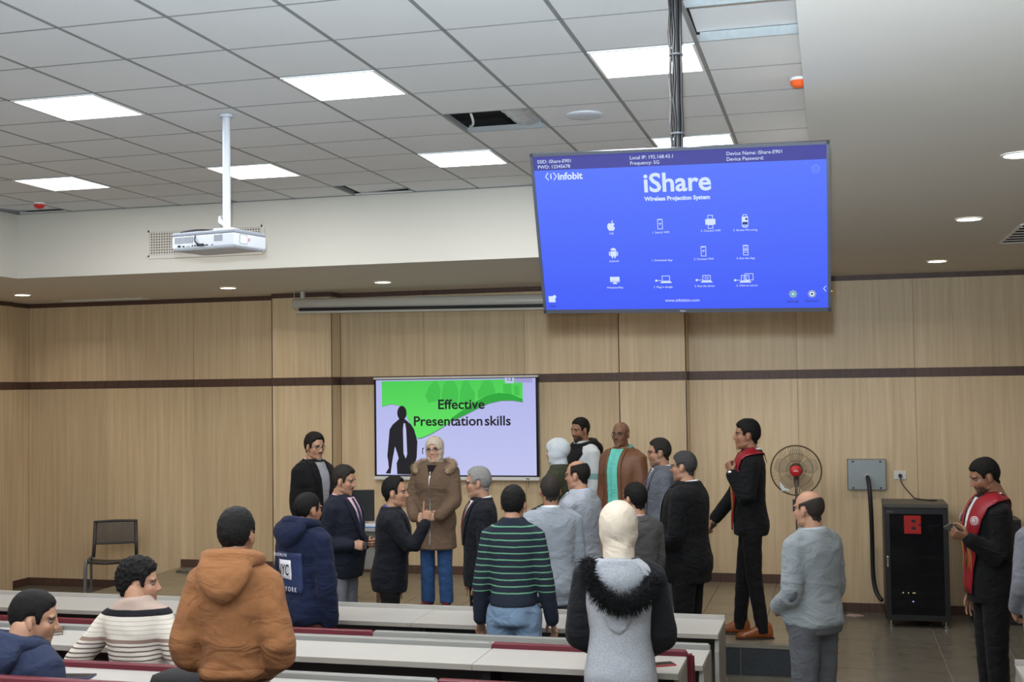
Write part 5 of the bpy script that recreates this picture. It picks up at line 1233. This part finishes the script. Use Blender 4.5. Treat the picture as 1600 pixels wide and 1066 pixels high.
# F: striped sweater student
m_str = striped('navy_green_stripe', srgb(34, 41, 54), [(1.086+.0435*k, 1.0945+.0435*k, srgb(104, 160, 128)) for k in range(11)])
p = Person('person in navy sweater with green stripes leaning on the front desk', (-2.09, 7.92, 0), 3, 1.83, SK_M, BLK, w=.85, d=.96, hdz=-.014, arms={'R': ((.22, .0, -1), (.10, .25, -.95), 'relaxed', (.1, .5, -.85), (-.6, -.5, 0)), 'L': ((.22, .0, -1), (.10, .25, -.95), 'relaxed', (.1, .5, -.85), (-.6, -.5, 0))})
p.body('full', shade=.95); p.hairdo('full', .010, .35, .003); p.garment('sweater', m_str, .545, .862, .014, (.038, .032, .026), .96, .0, wrinkle=.004); p.collar(cloth('navy_rib', srgb(30, 36, 48)), r=.0425, z=.842, ht=.012, open_=2)
p.trousers(m_ljean, top=.56).shoes(m_blks)
for sg in (1, -1): p.patch('back_pocket', MATS['faded_denim'], [(.515, sg*.020, sg*.062), (.48, sg*.020, sg*.062), (.465, sg*.030, sg*.05)], front=False, off=.006, n=3)
# G: blue-grey suit from behind
p = Person('person in pale blue-grey suit seen from behind, beside the striped sweater', (-2.14, 9.26, 0), 18, 1.775, SK_T, srgb(66, 60, 56), w=1.04, d=1.05, arms={'R': ((.12, .08, -1), (-.15, .6, -.7)), 'L': ((.12, .08, -1), (-.15, .6, -.7))}, head=(4, 0, 0))
p.body('full', shade=.85); p.hairdo('full', .007, .2); p.suit(m_blgrey, m_wsh, hem=.43); p.trousers(m_mgrey).shoes(m_blks)
# H: light grey suit, balding
p = Person('person in light grey suit, pale blue shirt and glasses, facing left', (-2.08, 10.08, 0), 74, 1.845, SK_M, DKB, w=1.06, d=1.15, belly=.02, arms={'R': ((.12, .05, -1), (-.2, .6, -.6)), 'L': ((.12, .05, -1), (-.2, .6, -.6))}, head=(6, -4, 0))
p.body('crown', shade=.85, brows=.7); p.hairdo('crown', .010, 0); p.glasses(mat('thin_frame', srgb(120, 110, 96), .3, metal=.6)); p.suit(m_ltgrey, m_lbsh); p.trousers(m_mgrey).shoes(m_blks)
# I: woman in green jacket
p = Person('person in pale headscarf and dark green jacket, facing left', (-2.60, 11.60, PZ), 92, 1.655, SK_L, DKB, w=.96, female=True, arms={'R': ((.14, .1, -1), (-.3, .7, -.3)), 'L': ((.14, .1, -1), (-.3, .7, -.3))}, head=(0, -4, 0))
p.body(lips=(.5, .17, .17)); m_hj = mat('floral_hijab', srgb(208, 216, 222), .75, .16, 26, .3, 200); p.hijab(m_hj, puff=.014, back=.018, dw=.058, dz=.80)
p.garment('jacket', cloth('olive_green', srgb(66, 70, 52)), .42, .855, .018, (.043, .037, .031), .97, .06, wrinkle=.004); p.collar(MATS['olive_green'], r=.052, z=.822, ht=.032, open_=40, name='jacket_collar', th=.007, lean=-.006); p.trousers(m_dktr).shoes(m_blks); watch(p, 'L', m_sil, m_sil)
# J: white and black hoodie
m_jh = striped('white_black_panel', srgb(208, 213, 216), [(1.355, 1.80, srgb(208, 213, 216)), (1.215, 1.275, srgb(128, 172, 170))])
p = Person('person in white hoodie with black hood, nearest the wall display', (-2.53, 12.43, PZ), 136, 1.86, SK_T, BLK, w=1.0, arms={'R': ((.12, .02, -1), (-.1, .3, -1)), 'L': ((.12, .02, -1), (-.1, .3, -1))}, head=(4, -8, 0))
p.body('high', shade=.9, beard=.92, moustache=.9); p.hairdo('high', .010, .4); p.garment('hoodie', m_jh, .47, .86, .018, (.043, .037, .031), .97, 0); p.patch('chest_panel', cloth('black_jersey', srgb(24, 24, 26)), [(.845, -.055, .055), (.79, -.085, .085), (.745, -.06, .06), (.72, -.03, .03)], off=.010); p.hood(MATS['black_jersey'], .08, .085)
p.patch('sleeve_badge', MATS['black_jersey'], [(.70, -.105, -.085), (.66, -.105, -.085)], off=.02, n=2); p.trousers(m_dktr).shoes(m_blks)
# K: brown leather jacket
p = Person('person in brown leather jacket, turquoise shirt and glasses', (-1.97, 11.62, PZ), 152, 1.845, SK_D, BLK, w=1.03, d=1.05, arms={'R': ((.13, .02, -1), (-.05, .25, -1)), 'L': ((.13, .02, -1), (-.05, .25, -1))}, head=(10, -2, 0))
p.body('stubble', shade=.35, moustache=.45, brows=.7); p.glasses(); m_lj = mat('brown_leather_jacket', srgb(116, 76, 50), .5, .14, 10, .3, 90)
p.garment('leather_jacket', m_lj, .46, .858, .020, (.045, .039, .033), .96, .02, wrinkle=.005); p.patch('shirt', cloth('turquoise_shirt', srgb(112, 206, 192), .7, .05), [(.845, -.040, .040), (.78, -.036, .036), (.465, -.036, .036)], off=.008)
p.collar(MATS['turquoise_shirt'], r=.044, z=.836, ht=.030, open_=30, lean=-.004); p.patch('shirt_placket', MATS['turquoise_shirt'], [(.83, -.006, .006), (.465, -.006, .006)], off=.012, n=2)
for sg in (1, -1): p.patch('jacket_front_edge', m_lj, [(.842, sg*.040, sg*.058), (.78, sg*.035, sg*.052), (.465, sg*.035, sg*.050)], off=.018, n=3, thick=.008)
p.collar(m_lj, r=.050, z=.826, ht=.026, open_=60, name='jacket_collar', th=.008); p.trousers(m_dktr).shoes(m_blks)
# L: grey suit purple tie
p = Person('person in mid grey suit with purple tie and pocket square', (-1.53, 11.10, PZ), 108, 1.675, SK_M, srgb(60, 57, 54), w=1.0, d=1.05, arms={'R': ((.13, .02, -1), (-.2, .5, -.8)), 'L': ((.13, .02, -1), (-.2, .5, -.8))}, head=(-6, -4, 0))
p.body('high', shade=.9, beard=.38, moustache=.4); p.hairdo('high', .011, .4); p.glasses(); p.suit(m_mgrey, m_wsh, cloth('purple_tie', srgb(88, 36, 66), .6), vbot=.60, pocket=MATS['purple_tie']); p.patch('pocket_square', MATS['purple_tie'], [(.752, .045, .066), (.725, .040, .064)], off=.014, n=3); p.trousers(m_mgrey).shoes(m_blks)
# M: big man, black suit
p = Person('person in black suit seen side on, hands folded, near the stage edge', (-1.19, 10.13, 0), 78, 1.93, SK_M, srgb(84, 82, 82), w=1.05, d=1.22, belly=.03, arms={'R': ((.12, .08, -1), (-.4, .8, -.35)), 'L': ((.12, .08, -1), (-.42, .8, -.35))}, head=(0, -2, 0))
p.body('full', shade=.9, beard=.10); p.hairdo('full', .010, .3); p.glasses(MATS['thin_frame']); p.suit(m_blk_s, m_wsh, hem=.43); p.patch('lapel_pin', m_sil, [(.755, -.055, -.047), (.748, -.055, -.047)], off=.024, n=2); p.trousers(m_dktr, thigh=.060).shoes(m_blks)
# N: dark grey sweater
p = Person('person in dark grey sweater with pink collar, behind the cream headscarf', (-1.50, 9.44, 0), 38, 1.685, SK_M, BLK, w=1.0, arms={'R': ((.13, .05, -1), (-.15, .6, -.7)), 'L': ((.13, .05, -1), (-.15, .6, -.7))}, head=(10, -4, 0))
p.body('full', shade=.95); p.hairdo('full', .010, .4, .002); p.garment('sweater', cloth('charcoal_knit', srgb(84, 84, 84)), .48, .858, .014, (.040, .034, .028)); p.collar(m_pink, z=.84, ht=.02); p.trousers(m_dktr).shoes(m_blks)
# O: woman in grey vest
m_vest = mat('heather_grey_knit', srgb(168, 172, 178), .9, .42, 130, .5, 200, spec=.2)
p = Person('person in cream headscarf and long heather grey vest with black fur trim', (-1.00, 5.76, .22), 6, 1.67, SK_L, DKB, w=.93, female=True, arms={'R': ((.20, .10, -1), (-.30, .85, -.4), 'hold', (-.3, .9, -.1), (-.6, 0, .6)), 'L': ((.20, .10, -1), (-.30, .85, -.4), 'hold', (-.3, .9, -.1), (-.6, 0, .6))}, head=(0, -8, 0))
p.body(lips=(.5, .17, .17)); p.hijab(MATS['cream_hijab'], puff=.013, back=.012, dw=.058, dz=.81); m_bsl = cloth('black_sweater', srgb(26, 27, 31))
p.garment('blouse', m_bsl, .50, .850, .006, (.043, .039, .031), .97, 0); p.garment('vest', m_vest, .385, .846, .018, sleeves=False, flare=.12, wrinkle=.004)
g = Geo(); h = p.h
g.loft([sring((0, -.078*h+.010*h*t, (.852-.115*t)*h), (.045+.030*math.sin(math.pi*min(1, t*1.15)))*h*(1 if t < .8 else .8), .020*h) for t in [k/8 for k in range(9)]]); g.ell((0, -.075*h, .80*h), (.070*h, .03*h, .05*h))
V, F = remesh(g, .010, 4, .003); hd = p.part('hood', (p.X(V), F), m_vest)
fur(p, 'fur_trim', cloth('black_fur', srgb(20, 20, 22), .9, .2, 60), [(-.082, -.055, .842), (-.075, -.090, .800), (-.052, -.108, .765), (-.018, -.118, .738), (.020, -.118, .730), (.058, -.108, .742), (.086, -.085, .765), (.098, -.05, .80)], .019*h, 2600, .045, 3, parent=hd)
p.patch('hood_pocket_seam', m_vest, [(.70, -.045, .045), (.66, -.025, .025), (.645, -.008, .008)], front=False, off=.010, n=4); p.trousers(m_dktr).shoes(m_blks)
# P: student with red sash on the stage
p = Person('person in black suit and red sash on the stage edge, hand at chest', (-.71, 10.70, PZ), 96, 1.875, SK_T, BLK, w=.93, d=.95, arms={'L': ((.18, .12, -.95), (-.25, .45, .85), 'fist', (-.35, .25, .75), (-.5, -.6, .2)), 'R': ((.10, .42, -.90), (.02, .62, -.78), 'grip', (0, .75, -.6), (-.4, -.6, -.5))}, head=(4, 0, 0), legs={'R': ((.075, .06, .53), (.09, .10, .085)), 'L': ((-.085, -.02, .53), (-.10, -.08, .085))}, hs=1.02)
p.body('full', shade=.95); p.hairdo('full', .014, .5); p.suit(m_blk_s, m_wsh, hem=.465, cuffs=m_wsh); sash(p); p.trousers(m_dktr, ankle=.030, knee=.037, thigh=.049).shoes(mat('tan_leather', srgb(134, 70, 31), .3, .12, 10), L=.165, H=1.5); watch(p, 'L', m_sil, m_sil, 1.0)
held_box('wallet', 'black wallet held low by the sash wearer on the stage', 'wallet', p, 'R', .04, .06, .008, m_blks, .075, .035)
# Q: grey sweater, bald
p = Person('person in grey sweater with elbow patch and grey jeans, in the aisle', (-.155, 8.22, 0), 52, 1.755, SK_M, srgb(70, 62, 56), w=1.06, d=1.16, belly=.02, arms={'L': ((.18, -.04, -1), (-.40, .75, -.40), 'relaxed'), 'R': ((.16, .0, -1), (-.15, .6, -.7))}, head=(4, -3, 0))
p.body('bald', shade=.7, brows=.6); p.hairdo('bald', .006, 0); m_gsw = cloth('grey_sweater', srgb(140, 148, 153)); p.garment('sweater', m_gsw, .50, .858, .018, (.045, .039, .032), .97, 0, wrinkle=.006); p.collar(cloth('pale_collar', srgb(176, 186, 196)), r=.045, z=.836, ht=.030, open_=20, th=.006)
S, E_, W_, *_ = p.J['L']; g = Geo(); q = E_+Vector((-.018, -.030, .0)); g.ell(q, (.032, .022, .052), 14, 9, Matrix.Rotation(rad(30), 3, 'X')); p.part('elbow_patch', (p.X(np.array(g.v)), g.f), cloth('slate_suede', srgb(92, 99, 106)))
p.trousers(m_gjean, top=.55, thigh=.060, knee=.047).shoes(m_blks)
for sg in (1, -1): p.patch('back_pocket', m_gjean, [(.515, sg*.022, sg*.066), (.475, sg*.022, sg*.066), (.455, sg*.034, sg*.054)], front=False, off=.016, n=3)
# R: student with sash and phone
p = Person('person in black suit and red sash looking down at a phone', (1.06, 9.33, 0), 102, 1.915, SK_T, BLK, w=.96, arms={'L': ((.10, -.05, -1), (-.05, .80, .52), 'grip', (0, .95, .35), (-.6, -.1, .6)), 'R': ((.12, .0, -1), (.0, .2, -1))}, head=(0, -20, 0), hs=1.02)
p.body('full', shade=.95, beard=.85, moustache=.8); p.hairdo('full', .010, .5); p.suit(m_blk_s, m_wsh, hem=.455, cuffs=m_wsh); sash(p); p.trousers(m_dktr).shoes(m_blks)
held_box('phone', 'grey phone held up by the sash wearer beside the rack', 'phone', p, 'L', .036, .075, .005, mat('phone_grey', srgb(96, 94, 90), .35), .085, .036, rad(20))
# S: partly seen man at the right edge
p = Person('person in grey blazer cut off by the right edge of the picture', (1.36, 8.60, 0), 22, 1.80, SK_M, BLK, w=1.02, d=1.1, arms={'R': ((.12, .05, -1), (-.2, .6, -.6)), 'L': ((.14, .0, -1), (-.2, .6, -.6))})
p.body('full', shade=.9); p.hairdo('full', .014, .4); p.suit(cloth('ash_grey_suiting', srgb(128, 131, 140)), m_wsh, hem=.44); p.trousers(cloth('slate_trouser', srgb(98, 104, 114))).shoes(m_blks)
# T: brown hoodie
p = Person('person in camel brown hoodie standing among the desks, back turned', (-2.53, 4.84, .22), 8, 1.765, SK_T, BLK, w=.78, d=.95, hdz=-.012, arms={'R': ((.28, -.14, -1), (-.50, .72, -.42), 'fist'), 'L': ((.28, -.14, -1), (-.50, .72, -.42), 'fist')}, head=(-4, 2, 0), hs=.92)
p.body('full', shade=.95); p.hairdo('full', .011, .5, .003); m_ch = cloth('camel_fleece', srgb(143, 97, 62), .9, .07, 10); p.garment('hoodie', m_ch, .565, .86, .018, (.043, .040, .033), .98, 0, voxel=.0105, wrinkle=.009, wscale=5); p.hood(m_ch, .095, .076, up=.008)
p.strap('hem_rib', m_ch, [(.10*math.cos(a), .08*math.sin(a), .580) for a in [2*math.pi*k/16 for k in range(17)]], [(0, 0, .026)]*17, off=.010, n=2); p.trousers(cloth('beige_chino', srgb(196, 186, 166)), top=.55).shoes(m_blks)
# U: navy hoodie with print
p = Person('person in navy hoodie with city print on the back', (-3.60, 7.92, 0), -26, 1.765, SK_T, BLK, w=1.02, d=1.06, hdz=-.015, arms={'R': ((.18, .02, -1), (-.1, .2, -1)), 'L': ((.18, .02, -1), (-.1, .2, -1))}, head=(-4, -4, 0))
p.body('full', shade=.9); p.hairdo('full', .006, .2); m_nh = cloth('navy_fleece', srgb(24, 32, 58), .9, .07, 10); p.garment('hoodie', m_nh, .47, .86, .022, (.046, .042, .034), .98, .02, wrinkle=.008); p.hood(m_nh, .085, .092, up=.018)
pt = p.patch('back_print', mat('blue_print', srgb(27, 43, 84), .7, .35, 30, stretch=(1, 1, 3)), [(.752, -.070, .070), (.595, -.070, .070)], front=False, off=.007)
p.patch('print_box', cloth('white_ink', srgb(226, 226, 232), .7, .02), [(.722, -.052, .022), (.648, -.052, .022)], front=False, off=.011, parent=pt)
def back_text(p, body, x, z, size, m, sx=1.0, off=.0):
    c = p.cast(x*p.h, z*p.h, False, .032); q = p.LM @ c
    return text_part('print_text', body, size, m, pt, q, (math.pi/2, 0, 0), off=off, sx=sx)
back_text(p, 'NYC', -.015, .684, .105, cloth('black_ink', srgb(22, 22, 28), .7), .56, .001); back_text(p, 'BROOKLYN', -.030, .741, .030, MATS['white_ink'], .9); back_text(p, 'N E W  Y O R K', .0, .610, .046, MATS['white_ink'], .75)
# V: seated, striped knit
zz = lambda y: 1.60-.22-(y-867)/305
moc, lin = srgb(150, 128, 116), srgb(112, 98, 92)
m_kn = striped('cream_striped_knit', srgb(222, 216, 204), [(zz(959), 2.0, srgb(176, 156, 144)), (zz(967), zz(957), srgb(30, 30, 36)), (zz(1009), zz(1003), moc)]+[(zz(y)-.004, zz(y)+.004, lin) for y in (1014, 1021.5, 1029, 1036)]+[(zz(y)-.0025, zz(y)+.0025, srgb(196, 186, 172)) for y in (974, 981, 988, 995)])
sit = lambda dy=0.0: {'R': ((.12, .40, .47), (.12, .36, .09)), 'L': ((-.12, .40, .47), (-.12, .36, .09))}
p = Person('seated person in cream striped sweater turning to the right', (-3.58, 5.80, .22), 4, 1.765, SK_M, BLK, w=.80, hdz=-.030, arms={'R': ((.50, -.10, -1), (.05, .12, -1), 'flat'), 'L': ((.80, -.10, -.8), (.10, .10, -1), 'flat')}, head=(-72, -4, 0), lean=(2, -4), legs=sit(), drop=.38)
p.body('full', shade=.95, beard=.35); p.hairdo('full', .017, .6, .010); p.garment('sweater', m_kn, .46, .862, .016, (.039, .036, .031), .98, 0, wrinkle=.006)
for sd in 'RL':
    S, E_, W_, *_ = p.J[sd]; g = Geo(); g.tube([E_.lerp(W_, .55), E_.lerp(W_, .72)], .0355*p.h, 18, False); p.part('sleeve_band', (p.X(np.array(g.v)), g.f), cloth('black_knit', srgb(26, 26, 28)))
p.trousers(m_dktr).shoes(m_blks)
# W: seated, navy jacket
p = Person('seated person in navy hooded jacket at the bottom left corner', (-3.58, 4.72, .22), -18, 1.81, SK_M, BLK, w=1.0, d=1.05, hdz=-.028, arms={'R': ((.28, .15, -1), (-.2, .6, -.7), 'flat'), 'L': ((.28, .15, -1), (-.2, .6, -.7), 'flat')}, head=(-46, -4, 0), lean=(4, 4), legs=sit(), drop=.40)
p.body('full', shade=.95, beard=.12); p.hairdo('full', .010, .4); m_nj = cloth('navy_jacket_cloth', srgb(44, 52, 76), .85, .06, 10); p.garment('jacket', m_nj, .46, .86, .020, (.046, .042, .034), .98, 0, wrinkle=.006); p.hood(m_nj, .10, .088); p.trousers(m_dktr).shoes(m_blks)
bpy.data.scenes.remove(TMP)
